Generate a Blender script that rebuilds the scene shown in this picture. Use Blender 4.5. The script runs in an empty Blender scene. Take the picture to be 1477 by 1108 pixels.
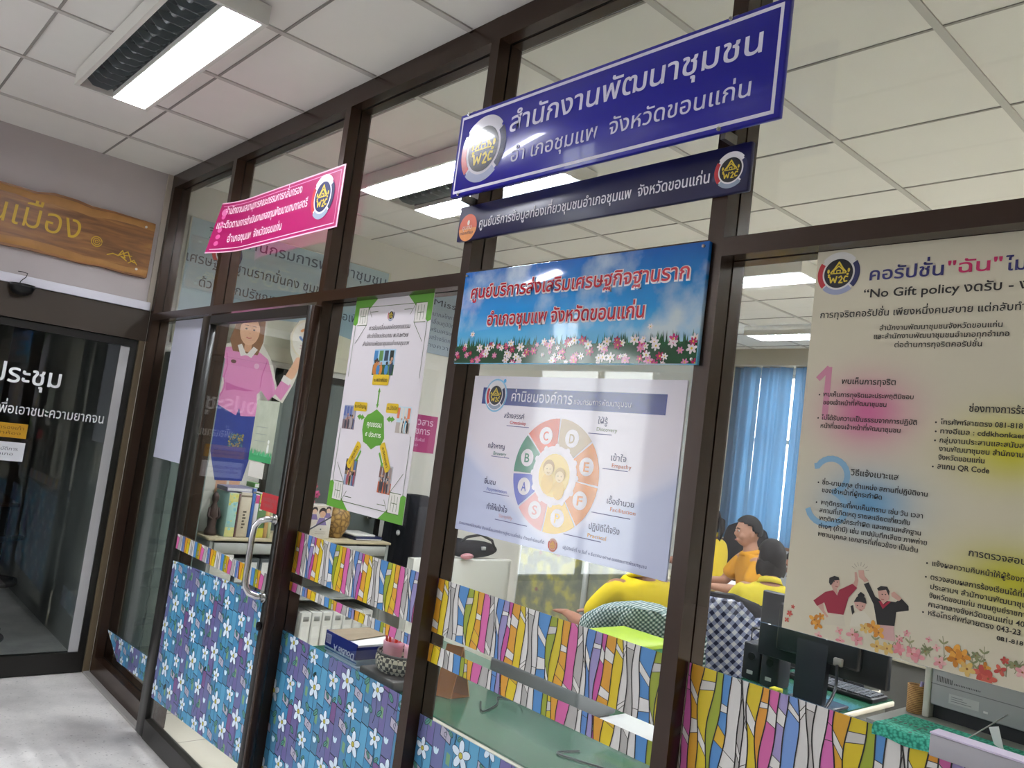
import bpy, bmesh, math, random
from mathutils import Vector, Matrix
from mathutils.geometry import tessellate_polygon

S = bpy.context.scene
COL = S.collection
PI = math.pi

# ------------------------------------------------------------------ camera, world, exposure
cam_d = bpy.data.cameras.new('camera'); cam = bpy.data.objects.new('camera', cam_d); COL.objects.link(cam)
cam_d.sensor_fit = 'HORIZONTAL'; cam_d.sensor_width = 36.0; cam_d.lens = 1160.34 / 1477 * 36.0
cam_d.clip_start = 0.02; cam_d.clip_end = 100
cr = Vector((0.66532499, 0.7354117, 0.12850015)); cu = Vector((-0.02124063, -0.15340772, 0.98793467))
cf = Vector((-0.74625163, 0.66002705, 0.08644538))
cam.matrix_world = Matrix(((cr.x, cu.x, -cf.x, 5.12767), (cr.y, cu.y, -cf.y, -1.54499),
                           (cr.z, cu.z, -cf.z, 1.58059), (0, 0, 0, 1)))
S.camera = cam
vs = S.view_settings
vs.view_transform = 'Standard'; vs.look = 'None'; vs.gamma = 1.0; vs.use_curve_mapping = False
vs.exposure = 1.5
S.cycles.max_bounces = 8; S.cycles.transparent_max_bounces = 16
S.cycles.use_denoising = True
S.cycles.sample_clamp_indirect = 4.0

W = bpy.data.worlds.new('daylight'); S.world = W; W.use_nodes = True
wn = W.node_tree.nodes; wn.clear()
wo = wn.new('ShaderNodeOutputWorld'); wb = wn.new('ShaderNodeBackground')
wb.inputs[0].default_value = (0.93, 0.97, 1.0, 1); wb.inputs[1].default_value = 4.0
W.node_tree.links.new(wb.outputs[0], wo.inputs[0])

# ------------------------------------------------------------------ materials
def lin(h):
    h = h.lstrip('#'); r = []
    for i in (0, 2, 4):
        c = int(h[i:i+2], 16) / 255
        r.append(c / 12.92 if c <= 0.04045 else ((c + 0.055) / 1.055) ** 2.4)
    return (r[0], r[1], r[2], 1)
_M = {}
def mat(h, rough=0.6, metal=0.0, spec=0.4, coat=0.0, noise=0.0, nscale=20.0, bump=0.0, bscale=60.0):
    key = (h, rough, metal, spec, coat, noise, nscale, bump, bscale)
    if key in _M: return _M[key]
    m = bpy.data.materials.new('m_' + h.lstrip('#') + '_%d' % len(_M)); m.use_nodes = True
    nt = m.node_tree; b = nt.nodes['Principled BSDF']
    b.inputs['Base Color'].default_value = lin(h); b.inputs['Roughness'].default_value = rough
    b.inputs['Metallic'].default_value = metal; b.inputs['Specular IOR Level'].default_value = spec
    b.inputs['Coat Weight'].default_value = coat; b.inputs['Coat Roughness'].default_value = 0.06
    if noise or bump:
        tc = nt.nodes.new('ShaderNodeTexCoord'); n = nt.nodes.new('ShaderNodeTexNoise')
        n.inputs['Scale'].default_value = nscale if noise else bscale; n.inputs['Detail'].default_value = 5
        nt.links.new(tc.outputs['Object'], n.inputs['Vector'])
        if noise:
            mx = nt.nodes.new('ShaderNodeMix'); mx.data_type = 'RGBA'
            c = lin(h)
            mx.inputs[6].default_value = tuple(max(0, v * (1 - noise)) for v in c[:3]) + (1,)
            mx.inputs[7].default_value = tuple(min(1, v * (1 + noise)) for v in c[:3]) + (1,)
            nt.links.new(n.outputs['Fac'], mx.inputs[0]); nt.links.new(mx.outputs[2], b.inputs['Base Color'])
        if bump:
            bp = nt.nodes.new('ShaderNodeBump'); bp.inputs['Strength'].default_value = bump
            n2 = nt.nodes.new('ShaderNodeTexNoise'); n2.inputs['Scale'].default_value = bscale
            nt.links.new(tc.outputs['Object'], n2.inputs['Vector'])
            nt.links.new(n2.outputs['Fac'], bp.inputs['Height']); nt.links.new(bp.outputs['Normal'], b.inputs['Normal'])
    _M[key] = m
    return m
def emis(h, s):
    key = ('e', h, s)
    if key in _M: return _M[key]
    m = bpy.data.materials.new('m_glow_%d' % len(_M)); m.use_nodes = True
    b = m.node_tree.nodes['Principled BSDF']
    b.inputs['Base Color'].default_value = lin(h); b.inputs['Emission Color'].default_value = lin(h)
    b.inputs['Emission Strength'].default_value = s
    _M[key] = m; return m
def glass(tint='#ffffff', refl=0.05):
    key = ('g', tint, refl)
    if key in _M: return _M[key]
    m = bpy.data.materials.new('m_glass_%d' % len(_M)); m.use_nodes = True
    nt = m.node_tree; nt.nodes.clear()
    o = nt.nodes.new('ShaderNodeOutputMaterial'); t = nt.nodes.new('ShaderNodeBsdfTransparent'); g = nt.nodes.new('ShaderNodeBsdfGlossy')
    t.inputs[0].default_value = lin(tint); g.inputs['Roughness'].default_value = 0.0
    geo = nt.nodes.new('ShaderNodeNewGeometry')
    d = nt.nodes.new('ShaderNodeVectorMath'); d.operation = 'DOT_PRODUCT'
    nt.links.new(geo.outputs['Incoming'], d.inputs[0]); nt.links.new(geo.outputs['Normal'], d.inputs[1])
    a = nt.nodes.new('ShaderNodeMath'); a.operation = 'ABSOLUTE'; nt.links.new(d.outputs['Value'], a.inputs[0])
    s = nt.nodes.new('ShaderNodeMath'); s.operation = 'SUBTRACT'; s.inputs[0].default_value = 1; nt.links.new(a.outputs[0], s.inputs[1])
    p = nt.nodes.new('ShaderNodeMath'); p.operation = 'POWER'; p.inputs[1].default_value = 5; nt.links.new(s.outputs[0], p.inputs[0])
    q = nt.nodes.new('ShaderNodeMath'); q.operation = 'MULTIPLY_ADD'; q.inputs[1].default_value = 1 - refl; q.inputs[2].default_value = refl
    nt.links.new(p.outputs[0], q.inputs[0])
    mx = nt.nodes.new('ShaderNodeMixShader')
    nt.links.new(q.outputs[0], mx.inputs[0]); nt.links.new(t.outputs[0], mx.inputs[1]); nt.links.new(g.outputs[0], mx.inputs[2])
    nt.links.new(mx.outputs[0], o.inputs[0])
    _M[key] = m; return m
def node_mat(name, build, rough=0.6, spec=0.4, coat=0.0):
    """material whose base colour comes from build(nodes, links, object_coord_socket) -> colour socket"""
    m = bpy.data.materials.new(name); m.use_nodes = True
    nt = m.node_tree; b = nt.nodes['Principled BSDF']
    b.inputs['Roughness'].default_value = rough; b.inputs['Specular IOR Level'].default_value = spec
    b.inputs['Coat Weight'].default_value = coat; b.inputs['Coat Roughness'].default_value = 0.05
    tc = nt.nodes.new('ShaderNodeTexCoord')
    nt.links.new(build(nt.nodes, nt.links, tc.outputs['Object']), b.inputs['Base Color'])
    return m
def ramp(N, L, fac, stops):
    r = N.new('ShaderNodeValToRGB'); e = r.color_ramp.elements
    while len(e) < len(stops): e.new(0.5)
    for k, (p, c) in enumerate(stops): e[k].position = p; e[k].color = lin(c)
    L.new(fac, r.inputs[0]); return r.outputs[0]

# ------------------------------------------------------------------ object helpers
ORG = {}
def tagp(o, label=None, cat=None, group=None, kind=None):
    if label: o['label'] = label
    if cat: o['category'] = cat
    if group: o['group'] = group
    if kind: o['kind'] = kind
    return o
def thing(name, label, cat, loc=(0, 0, 0), rotz=0.0, group=None):
    o = bpy.data.objects.new(name, None); COL.objects.link(o)
    o.empty_display_size = 0.05
    o.location = loc; o.rotation_euler = (0, 0, rotz); ORG[o] = Vector(loc)
    return tagp(o, label, cat, group)
def struct_root(name, loc=(0, 0, 0)):
    o = bpy.data.objects.new(name, None); COL.objects.link(o); o.location = loc; ORG[o] = Vector(loc)
    o['kind'] = 'structure'; return o
def link_mesh(name, me, parent):
    o = bpy.data.objects.new(name, me); COL.objects.link(o)
    if parent is not None: o.parent = parent
    return o

class MB:
    """collects world (or local, when loc=None parents) geometry and links it as one mesh"""
    def __init__(s): s.v = []; s.f = []; s.mi = []; s.m = []; s.sm = []
    def _mi(s, m):
        if m not in s.m: s.m.append(m)
        return s.m.index(m)
    def poly(s, pts, m, smooth=False):
        b = len(s.v); s.v += [Vector(p) for p in pts]; s.f.append(list(range(b, b + len(pts)))); s.mi.append(s._mi(m)); s.sm.append(smooth)
    def box(s, lo, hi, m):
        x0, y0, z0 = lo; x1, y1, z1 = hi
        c = [(x0,y0,z0),(x1,y0,z0),(x1,y1,z0),(x0,y1,z0),(x0,y0,z1),(x1,y0,z1),(x1,y1,z1),(x0,y1,z1)]
        s.hexa(c, m); return s
    def hexa(s, c, m):
        b = len(s.v); s.v += [Vector(p) for p in c]; k = s._mi(m)
        for f in ((3,2,1,0),(4,5,6,7),(0,1,5,4),(1,2,6,5),(2,3,7,6),(3,0,4,7)):
            s.f.append([b+i for i in f]); s.mi.append(k); s.sm.append(False)
        return s
    def rbox(s, lo, hi, m, r=0.01, seg=3):
        """box rounded by bevel"""
        bm = bmesh.new(); bmesh.ops.create_cube(bm, size=1)
        for v in bm.verts:
            v.co = Vector([lo[i] + (v.co[i] + .5) * (hi[i] - lo[i]) for i in range(3)])
        r = min(r, min(hi[i]-lo[i] for i in range(3)) * .49)
        bmesh.ops.bevel(bm, geom=bm.edges[:], offset=r, segments=seg, profile=.5, affect='EDGES')
        s.addbm(bm, m, True); return s
    def addbm(s, bm, m, smooth=False, T=None):
        b = len(s.v); k = s._mi(m)
        bm.verts.index_update()
        for v in bm.verts: s.v.append((T @ v.co) if T else v.co.copy())
        for f in bm.faces: s.f.append([b + v.index for v in f.verts]); s.mi.append(k); s.sm.append(smooth)
        bm.free()
    def tube(s, path, r, m, n=10, caps=True, closed=False):
        P = [Vector(p) for p in path]; b = len(s.v); k = s._mi(m); L = len(P)
        rr = r if isinstance(r, (list, tuple)) else [r] * L
        up = None
        for i in range(L):
            t = (P[(i+1) % L] - P[i-1]) if closed else (P[min(i+1, L-1)] - P[max(i-1, 0)])
            t.normalize()
            if up is None:
                up = Vector((0, 0, 1)) if abs(t.z) < .9 else Vector((1, 0, 0))
            a = (up - t * up.dot(t)).normalized(); c = t.cross(a); up = a
            for j in range(n):
                w = 2*PI*j/n; s.v.append(P[i] + (a*math.cos(w) + c*math.sin(w)) * rr[i])
        for i in range(L if closed else L-1):
            for j in range(n):
                A = b+i*n+j; B = b+i*n+(j+1) % n; C = b+((i+1) % L)*n+(j+1) % n; D = b+((i+1) % L)*n+j
                s.f.append([A, B, C, D]); s.mi.append(k); s.sm.append(True)
        if caps and not closed:
            s.f.append([b+j for j in range(n)][::-1]); s.mi.append(k); s.sm.append(False)
            s.f.append([b+(L-1)*n+j for j in range(n)]); s.mi.append(k); s.sm.append(False)
        return s
    def lathe(s, c, prof, m, n=24, caps=True):
        c = Vector(c); b = len(s.v); k = s._mi(m)
        for (r, z) in prof:
            for j in range(n):
                w = 2*PI*j/n; s.v.append(c + Vector((r*math.cos(w), r*math.sin(w), z)))
        for i in range(len(prof)-1):
            for j in range(n):
                s.f.append([b+i*n+j, b+i*n+(j+1) % n, b+(i+1)*n+(j+1) % n, b+(i+1)*n+j]); s.mi.append(k); s.sm.append(True)
        if caps:
            s.f.append([b+j for j in range(n)][::-1]); s.mi.append(k); s.sm.append(False)
            e = b+(len(prof)-1)*n; s.f.append([e+j for j in range(n)]); s.mi.append(k); s.sm.append(False)
        return s
    def ell(s, c, r, m, seg=20, rings=12, rot=None):
        bm = bmesh.new(); bmesh.ops.create_uvsphere(bm, u_segments=seg, v_segments=rings, radius=1)
        T = Matrix.Translation(Vector(c)) @ (rot.to_4x4() if rot else Matrix.Identity(4)) @ Matrix.Diagonal((r[0], r[1], r[2], 1))
        s.addbm(bm, m, True, T); return s
    def grid(s, rows, m, smooth=True, closed_v=False):
        b = len(s.v); k = s._mi(m); R = len(rows); C = len(rows[0])
        for r in rows: s.v += [Vector(p) for p in r]
        for i in range(R-1):
            for j in range(C-1 + (1 if closed_v else 0)):
                s.f.append([b+i*C+j, b+i*C+(j+1) % C, b+(i+1)*C+(j+1) % C, b+(i+1)*C+j]); s.mi.append(k); s.sm.append(smooth)
        return s
    def prism(s, pts, axis, a0, a1, m):
        """extrude a 2D polygon along an axis ('x','y','z')"""
        def P(p, a): return {'x': (a, p[0], p[1]), 'y': (p[0], a, p[1]), 'z': (p[0], p[1], a)}[axis]
        n = len(pts)
        tri = tessellate_polygon([[Vector((p[0], p[1], 0)) for p in pts]])
        b = len(s.v); k = s._mi(m)
        s.v += [Vector(P(p, a0)) for p in pts] + [Vector(P(p, a1)) for p in pts]
        for t in tri:
            s.f.append([b+i for i in t]); s.mi.append(k); s.sm.append(False)
            s.f.append([b+n+i for i in t][::-1]); s.mi.append(k); s.sm.append(False)
        for i in range(n):
            j = (i+1) % n; s.f.append([b+i, b+j, b+n+j, b+n+i]); s.mi.append(k); s.sm.append(False)
        return s
    def mesh(s, name, off=Vector((0, 0, 0)), fix=True):
        me = bpy.data.meshes.new(name); me.from_pydata([tuple(v-off) for v in s.v], [], s.f)
        for m in s.m: me.materials.append(m)
        me.polygons.foreach_set('material_index', s.mi); me.polygons.foreach_set('use_smooth', s.sm)
        me.update()
        if fix:
            bm = bmesh.new(); bm.from_mesh(me); bmesh.ops.recalc_face_normals(bm, faces=bm.faces[:]); bm.to_mesh(me); bm.free()
        return me
    def build(s, name, parent=None, world=True, fix=True):
        root = parent
        while root is not None and root.parent is not None: root = root.parent
        off = ORG.get(root, Vector((0, 0, 0))) if (world and root is not None) else Vector((0, 0, 0))
        return link_mesh(name, s.mesh(name, off, fix), parent)

# ------------------------------------------------------------------ flat artwork on a plane
class Art:
    """coloured polygons drawn on a plane; every layer lies a hair in front of the last one"""
    def __init__(s, o, u=(1, 0, 0), v=(0, 0, 1), step=0.00035, clip=None, bend=None, rough=0.45, coat=0.0, spec=0.4, shear=0.0):
        s.o = Vector(o); s.u = Vector(u); s.w = Vector(v); s.n = s.u.cross(s.w); s.step = step; s.clip = clip; s.bend = bend
        s.rough = rough; s.coat = coat; s.spec = spec; s.mb = MB(); s.shear = shear; s.cnt = 0
    def P(s, a, b, l=0):
        b2 = b + s.shear * a
        p = s.o + s.u*a + s.w*b2 + s.n*(l*s.step)
        if s.bend: p = s.bend(p, a, b2)
        return p
    def m(s, c): return c if not isinstance(c, str) else mat(c, s.rough, 0, s.spec, s.coat)
    def _clip(s, pts):
        x0, y0, x1, y1 = s.clip
        def cut(P, ins, inter):
            out = []
            for i in range(len(P)):
                a, b = P[i-1], P[i]
                if ins(b):
                    if not ins(a): out.append(inter(a, b))
                    out.append(b)
                elif ins(a): out.append(inter(a, b))
            return out
        def ix(x): return lambda a, b: (x, a[1]+(b[1]-a[1])*(x-a[0])/(b[0]-a[0]))
        def iy(y): return lambda a, b: (a[0]+(b[0]-a[0])*(y-a[1])/(b[1]-a[1]), y)
        for ins, it in ((lambda p: p[0] >= x0, ix(x0)), (lambda p: p[0] <= x1, ix(x1)), (lambda p: p[1] >= y0, iy(y0)), (lambda p: p[1] <= y1, iy(y1))):
            if not pts: return []
            pts = cut(pts, ins, it)
        return pts
    def poly(s, pts, c, l=1, convex=False):
        if len(pts) > 4 and not convex:
            for t in tessellate_polygon([[Vector((p[0], p[1], 0)) for p in pts]]): s._p([pts[i] for i in t], c, l)
        else: s._p(list(pts), c, l)
        return s
    def _p(s, pts, c, l):
        if s.clip: pts = s._clip(pts)
        if len(pts) < 3: return
        A = sum(pts[i-1][0]*pts[i][1]-pts[i][0]*pts[i-1][1] for i in range(len(pts)))
        if abs(A) < 1e-10: return
        if A < 0: pts = pts[::-1]
        s.cnt = (s.cnt + 1) % 48; l += s.cnt * .010
        s.mb.poly([s.P(p[0], p[1], l) for p in pts], s.m(c))
    def rect(s, x0, y0, x1, y1, c, l=1): return s.poly([(x0, y0), (x1, y0), (x1, y1), (x0, y1)], c, l)
    def rrect(s, x0, y0, x1, y1, r, c, l=1, k=4):
        pts = []
        for cx, cy, a in ((x1-r, y1-r, 0), (x0+r, y1-r, 90), (x0+r, y0+r, 180), (x1-r, y0+r, 270)):
            pts += [(cx+r*math.cos(math.radians(a+90*i/k)), cy+r*math.sin(math.radians(a+90*i/k))) for i in range(k+1)]
        return s.poly(pts, c, l, True)
    def ell(s, cx, cy, rx, ry, c, l=1, n=20, rot=0):
        ca, sa = math.cos(rot), math.sin(rot)
        return s.poly([(cx+rx*math.cos(2*PI*i/n)*ca-ry*math.sin(2*PI*i/n)*sa, cy+rx*math.cos(2*PI*i/n)*sa+ry*math.sin(2*PI*i/n)*ca) for i in range(n)], c, l, True)
    def disc(s, cx, cy, r, c, l=1, n=32): return s.ell(cx, cy, r, r, c, l, n)
    def arc(s, cx, cy, r0, r1, a0, a1, c, l=1, n=16):
        for i in range(n):
            a = math.radians(a0+(a1-a0)*i/n); b = math.radians(a0+(a1-a0)*(i+1)/n)
            s._p([(cx+r0*math.cos(a), cy+r0*math.sin(a)), (cx+r1*math.cos(a), cy+r1*math.sin(a)), (cx+r1*math.cos(b), cy+r1*math.sin(b)), (cx+r0*math.cos(b), cy+r0*math.sin(b))], c, l)
        return s
    def line(s, pts, w, c, l=1):
        for i in range(len(pts)-1):
            (x0, y0), (x1, y1) = pts[i], pts[i+1]; d = math.hypot(x1-x0, y1-y0)
            if d < 1e-9: continue
            ex, ey = (x1-x0)/d*w*.25, (y1-y0)/d*w*.25
            nx, ny = -(y1-y0)/d*w/2, (x1-x0)/d*w/2
            s._p([(x0+nx-ex, y0+ny-ey), (x0-nx-ex, y0-ny-ey), (x1-nx+ex, y1-ny+ey), (x1+nx+ex, y1+ny+ey)], c, l)
        return s
    def build(s, name, parent): return s.mb.build(name, parent, fix=False)

_TX = {}
def text_mesh(txt, offset=0.0):
    key = (txt, offset)
    if key in _TX: return _TX[key]
    c = bpy.data.curves.new('t', 'FONT'); c.body = txt; c.size = 1.0; c.offset = offset; c.resolution_u = 3; c.fill_mode = 'FRONT'
    o = bpy.data.objects.new('t', c); COL.objects.link(o)
    bpy.context.view_layer.update()
    me = bpy.data.meshes.new_from_object(o.evaluated_get(bpy.context.evaluated_depsgraph_get()))
    V = [(v.co.x, v.co.y) for v in me.vertices]; F = [list(p.vertices) for p in me.polygons]
    bpy.data.objects.remove(o); bpy.data.curves.remove(c); bpy.data.meshes.remove(me)
    _TX[key] = (V, F); return V, F
def text_h(ch):
    V, F = text_mesh(ch); return max(v[1] for v in V)
THAI_H = None
ABOVE = '\u0e31\u0e34\u0e35\u0e36\u0e37\u0e47\u0e4d'; TONE = '\u0e48\u0e49\u0e4a\u0e4b\u0e4c'; BELOW = '\u0e38\u0e39'; TALL = '\u0e1b\u0e1d\u0e1f\u0e2c'
_ADV = {}
def advance(ch):
    if ch not in _ADV:
        w = lambda t: max(v[0] for v in text_mesh(t)[0])
        _ADV[ch] = w('บ' + ch + 'บ') - w('บบ')
    return _ADV[ch]
def layout(txt, offset):
    """glyph by glyph, Thai vowels and tone marks stacked on their consonant"""
    out = []; pen = 0.0; top = None; base = ''; V, F = [], []
    def put(ch, x, z, l):
        gv, gf = text_mesh(ch, offset); b = len(V)
        V.extend((p[0]+x, p[1]+z, l) for p in gv); F.extend([b+i for i in f] for f in gf)
    seq = txt.replace('\u0e33', '\u0e4d\u0e32')
    # a tone typed before sara am goes above the ring
    q = []
    for ch in seq:
        if ch == '\u0e4d' and q and q[-1] in TONE: q.insert(len(q)-1, ch)
        else: q.append(ch)
    for ch in q:
        sh = -.16 if base in TALL else 0.0
        if ch in ABOVE:
            gv = text_mesh(ch, offset)[0]; put(ch, pen+sh, 0, .2); top = max(p[1] for p in gv)
        elif ch in TONE:
            gv = text_mesh(ch, offset)[0]; lo = min(p[1] for p in gv)
            put(ch, pen+sh, max(0.0, top+.03-lo) if top is not None else 0.0, .35)
        elif ch in BELOW: put(ch, pen, 0, .2)
        else:
            if ch != ' ': put(ch, pen, 0, 0)
            pen += advance(ch); top = None; base = ch
    return V, F
def write(art, txt, x0, z0, x1, h, c, parent, name='lettering', offset=0.0, l=3, shear=0.0, label=None):
    """one line of lettering from x0 to x1 on baseline z0, letter height h, in art's plane"""
    global THAI_H
    if THAI_H is None: THAI_H = text_h('บ')
    thai = any('\u0e00' < ch < '\u0e7f' for ch in txt)
    V, F = layout(txt, offset if offset > .05 else min(offset, .015))
    sy = h / (THAI_H if thai else 0.72)
    a = min(v[0] for v in V); b = max(v[0] for v in V); sx = (x1-x0)/(b-a)
    me = bpy.data.meshes.new(name)
    root = parent
    while root.parent is not None: root = root.parent
    off = ORG.get(root, Vector((0, 0, 0)))
    me.from_pydata([tuple(art.P(x0+(v[0]-a)*sx+v[1]*sy*shear, z0+v[1]*sy, l+v[2])-off) for v in V], [], F)
    me.materials.append(art.m(c)); me.update()
    o = link_mesh(name, me, parent)
    if label: o['label'] = label
    return o

# ------------------------------------------------------------------ structure: floor, walls, ceiling
YG = 0.05                       # the plane of the glass
ZC = 3.012
def terrazzo(N, L, co):
    v = N.new('ShaderNodeTexVoronoi'); v.inputs['Scale'].default_value = 150; L.new(co, v.inputs['Vector'])
    n = N.new('ShaderNodeTexNoise'); n.inputs['Scale'].default_value = 2.2; n.inputs['Detail'].default_value = 4; L.new(co, n.inputs['Vector'])
    a = ramp(N, L, v.outputs['Color'], [(0.0, '#8f8c89'), (0.07, '#a5a29e'), (0.12, '#ccc8c3'), (1.0, '#d6d2ce')])
    b = ramp(N, L, n.outputs['Fac'], [(0.35, '#9a9a9d'), (0.65, '#ffffff')])
    mx = N.new('ShaderNodeMix'); mx.data_type = 'RGBA'; mx.blend_type = 'MULTIPLY'; mx.inputs[0].default_value = 0.75
    L.new(a, mx.inputs[6]); L.new(b, mx.inputs[7]); return mx.outputs[2]
M_TERR = node_mat('m_terrazzo', terrazzo, 0.28, 0.4)
M_WALL = mat('#b3abaa', 0.85, 0, 0.2, 0, 0.05, 3.0)
M_OWALL = mat('#d5d3cb', 0.85, 0, 0.2, 0, 0.04, 2.0)
M_CEIL = mat('#e2dfda', 0.9, 0, 0.1, 0, 0.03, 6.0, 0.05, 300)
M_BAR = mat('#bdb9b4', 0.7, 0, 0.3)
M_BRONZE = mat('#33231a', 0.24, 0.3, 0.4)
M_BLACK = mat('#191714', 0.35, 0.2, 0.5)
M_GASK = mat('#070707', 0.6)
M_GLASS = glass('#f6f7f6', 0.045)

def struct(name, mb, label=None):
    o = mb.build(name, None); o['kind'] = 'structure'
    if label: o['label'] = label
    return o
struct('floor', MB().box((-4.2, -5.2, -0.12), (9.2, 0.0, 0.0), M_TERR))
def office_tile(N, L, co):
    b = N.new('ShaderNodeTexBrick'); b.inputs['Scale'].default_value = 1.0
    b.offset = 0.0; b.inputs['Color1'].default_value = lin('#d8d0bd'); b.inputs['Color2'].default_value = lin('#d1c8b4'); b.inputs['Mortar'].default_value = lin('#8f897c')
    b.inputs['Mortar Size'].default_value = 0.004; b.inputs['Brick Width'].default_value = 0.4; b.inputs['Row Height'].default_value = 0.4
    L.new(co, b.inputs['Vector']); return b.outputs['Color']
struct('floor_office', MB().box((-0.1, 0.0, -0.12), (9.2, 6.4, 0.0), node_mat('m_office_tile', office_tile, 0.3, 0.4)))
struct('ceiling', MB().box((-4.2, -5.2, ZC), (9.2, 6.4, ZC + 0.1), M_CEIL))
bars = MB()
k = -1
while 0.484 + 0.612*k < 9.1:
    x = 0.484 + 0.612*k
    if x > 0.01:
        bars.box((x-.013, -5.05, ZC-.006), (x+.013, -0.005, ZC+.01), M_BAR); bars.box((x-.013, 0.105, ZC-.006), (x+.013, 6.05, ZC+.01), M_BAR)
    k += 1
for k in range(-7, 11):
    y = -0.405 + 0.615*k
    if -5 < y < 6.05: bars.box((0.0, y-.005, ZC-.0035), (9.0, y+.005, ZC+.01), mat('#8f8b86', .8))
struct('trim_1', bars)
# left wall (x = 0 faces the corridor and the office)
wl = MB()
wl.box((-.1, -2.1, 2.165), (0, 0, ZC), M_WALL)                   # above the meeting-room door
wl.box((-.1, -3.2, 0), (0, -2.1, ZC), M_WALL)
wl.box((-.1, -4.9, 0), (0, -3.2, 0.5), M_WALL); wl.box((-.1, -4.9, 2.75), (0, -3.2, ZC), M_WALL)
wl.box((-.1, -5.2, 0), (0, -4.9, ZC), M_WALL)
struct('wall_left', wl)
struct('wall_office_left', MB().box((-.1, 0.0, 0), (0, 6.1, ZC), M_OWALL))
struct('wall_back', MB().box((-.1, -5.2, 0), (9.2, -5.0, ZC), M_WALL))
struct('wall_right', MB().box((9.0, -5.0, 0), (9.2, 6.1, ZC), M_OWALL))
wf = MB()
wf.box((-.1, 6.1, 0), (.3, 6.3, ZC), M_OWALL); wf.box((.3, 6.1, 0), (2.4, 6.3, 1.0), M_OWALL); wf.box((.3, 6.1, 2.78), (2.4, 6.3, ZC), M_OWALL)
wf.box((2.4, 6.1, 0), (9.2, 6.3, ZC), M_OWALL)
struct('wall_far', wf)
# meeting room behind the left wall
M_DARK = mat('#8a8a88', 0.9)
mr = MB()
mr.box((-4.2, -3.3, 0), (-4.1, 0.1, ZC), M_DARK); mr.box((-4.1, 0.0, 0), (-.1, 0.1, ZC), M_DARK); mr.box((-4.1, -3.3, 0), (-.1, -3.2, ZC), M_DARK)
struct('wall_meeting_room', mr)
# left-end window of the corridor (daylight comes in here)
w = struct_root('window_9', (0, -4.05, .5))
fr = MB()
fr.box((-.07, -4.9, .5), (-.02, -4.85, 2.75), M_BRONZE); fr.box((-.07, -3.25, .5), (-.02, -3.2, 2.75), M_BRONZE)
fr.box((-.07, -4.85, .5), (-.02, -3.25, .55), M_BRONZE); fr.box((-.07, -4.85, 2.7), (-.02, -3.25, 2.75), M_BRONZE); fr.box((-.07, -4.07, .55), (-.02, -4.03, 2.7), M_BRONZE)
fr.build('window_frame', w)
MB().box((-.05, -4.85, .55), (-.045, -4.07, 2.7), M_GLASS).build('pane', w); MB().box((-.05, -4.03, .55), (-.045, -3.25, 2.7), M_GLASS).build('pane', w)

# ------------------------------------------------------------------ the glass partition (y = 0 front, 0.1 deep)
ZT0, ZT1 = 2.10, 2.142; ZB = 2.928
def mullion(n, x0, x1, m=M_BRONZE, mi=M_BRONZE):
    b = MB(); b.box((x0, 0, 0.0), (x1, .047, ZC-.001), m); b.box((x0+.004, .047, 0.0), (x1-.004, .053, ZC-.001), M_GASK); b.box((x0, .053, 0.0), (x1, .1, ZC-.001), mi)
    struct('trim_%d' % n, b)
XM = [(0.012, 0.062), (0.95, 0.993), (2.111, 2.154), (3.058, 3.101), (4.008, 4.051), (4.96, 5.003), (6.0, 6.043), (7.0, 7.043), (8.0, 8.043), (8.95, 8.995)]
for i, (a, b) in enumerate(XM): mullion(2+i, a, b)
def rail(mb, x0, x1, z0, z1, gz=None):
    """rail with a glazing groove towards the glass"""
    mb.box((x0, 0, z0), (x1, .044, z1), M_BRONZE); mb.box((x0, .044, z0+.004), (x1, .056, z1-.004), M_GASK); mb.box((x0, .056, z0), (x1, .1, z1), M_BRONZE)
for i in range(len(XM)-1):
    x0 = XM[i][1]; x1 = XM[i+1][0]; n = i+1
    w = struct_root('window_%d' % (n if n < 9 else n+1), ((x0+x1)/2, .05, 0))
    f = MB(); rail(f, x0, x1, ZB, ZC-.002); rail(f, x0, x1, ZT0-.002, ZT1)
    if i != 1: rail(f, x0, x1, 0.0, .105)
    f.build('window_frame', w)
    MB().box((x0-.004, YG-.003, ZT1-.004), (x1+.004, YG+.003, ZB+.004), M_GLASS).build('pane', w)
    if i == 4:      # serving gap between the low pane and the pane that carries the cream poster
        MB().box((x0-.004, YG-.003, .101), (x1+.004, YG+.003, 1.168), M_GLASS).build('pane', w); MB().box((x0-.004, YG-.003, 1.297), (x1+.004, YG+.003, ZT0), M_GLASS).build('pane', w)
    elif i != 1: MB().box((x0-.004, YG-.003, .101), (x1+.004, YG+.003, ZT0), M_GLASS).build('pane', w)
# plaster reveal in the corner and the kerb under the glass
struct('trim_20', MB().box((-.004, -.03, 2.165), (.011, 0.0, ZC-.001), mat('#b9b0a2', .8)))
struct('trim_21', MB().box((0.0, -.034, 0.0), (.98, -.001, .012), mat('#8d8a86', .6)))
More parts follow.
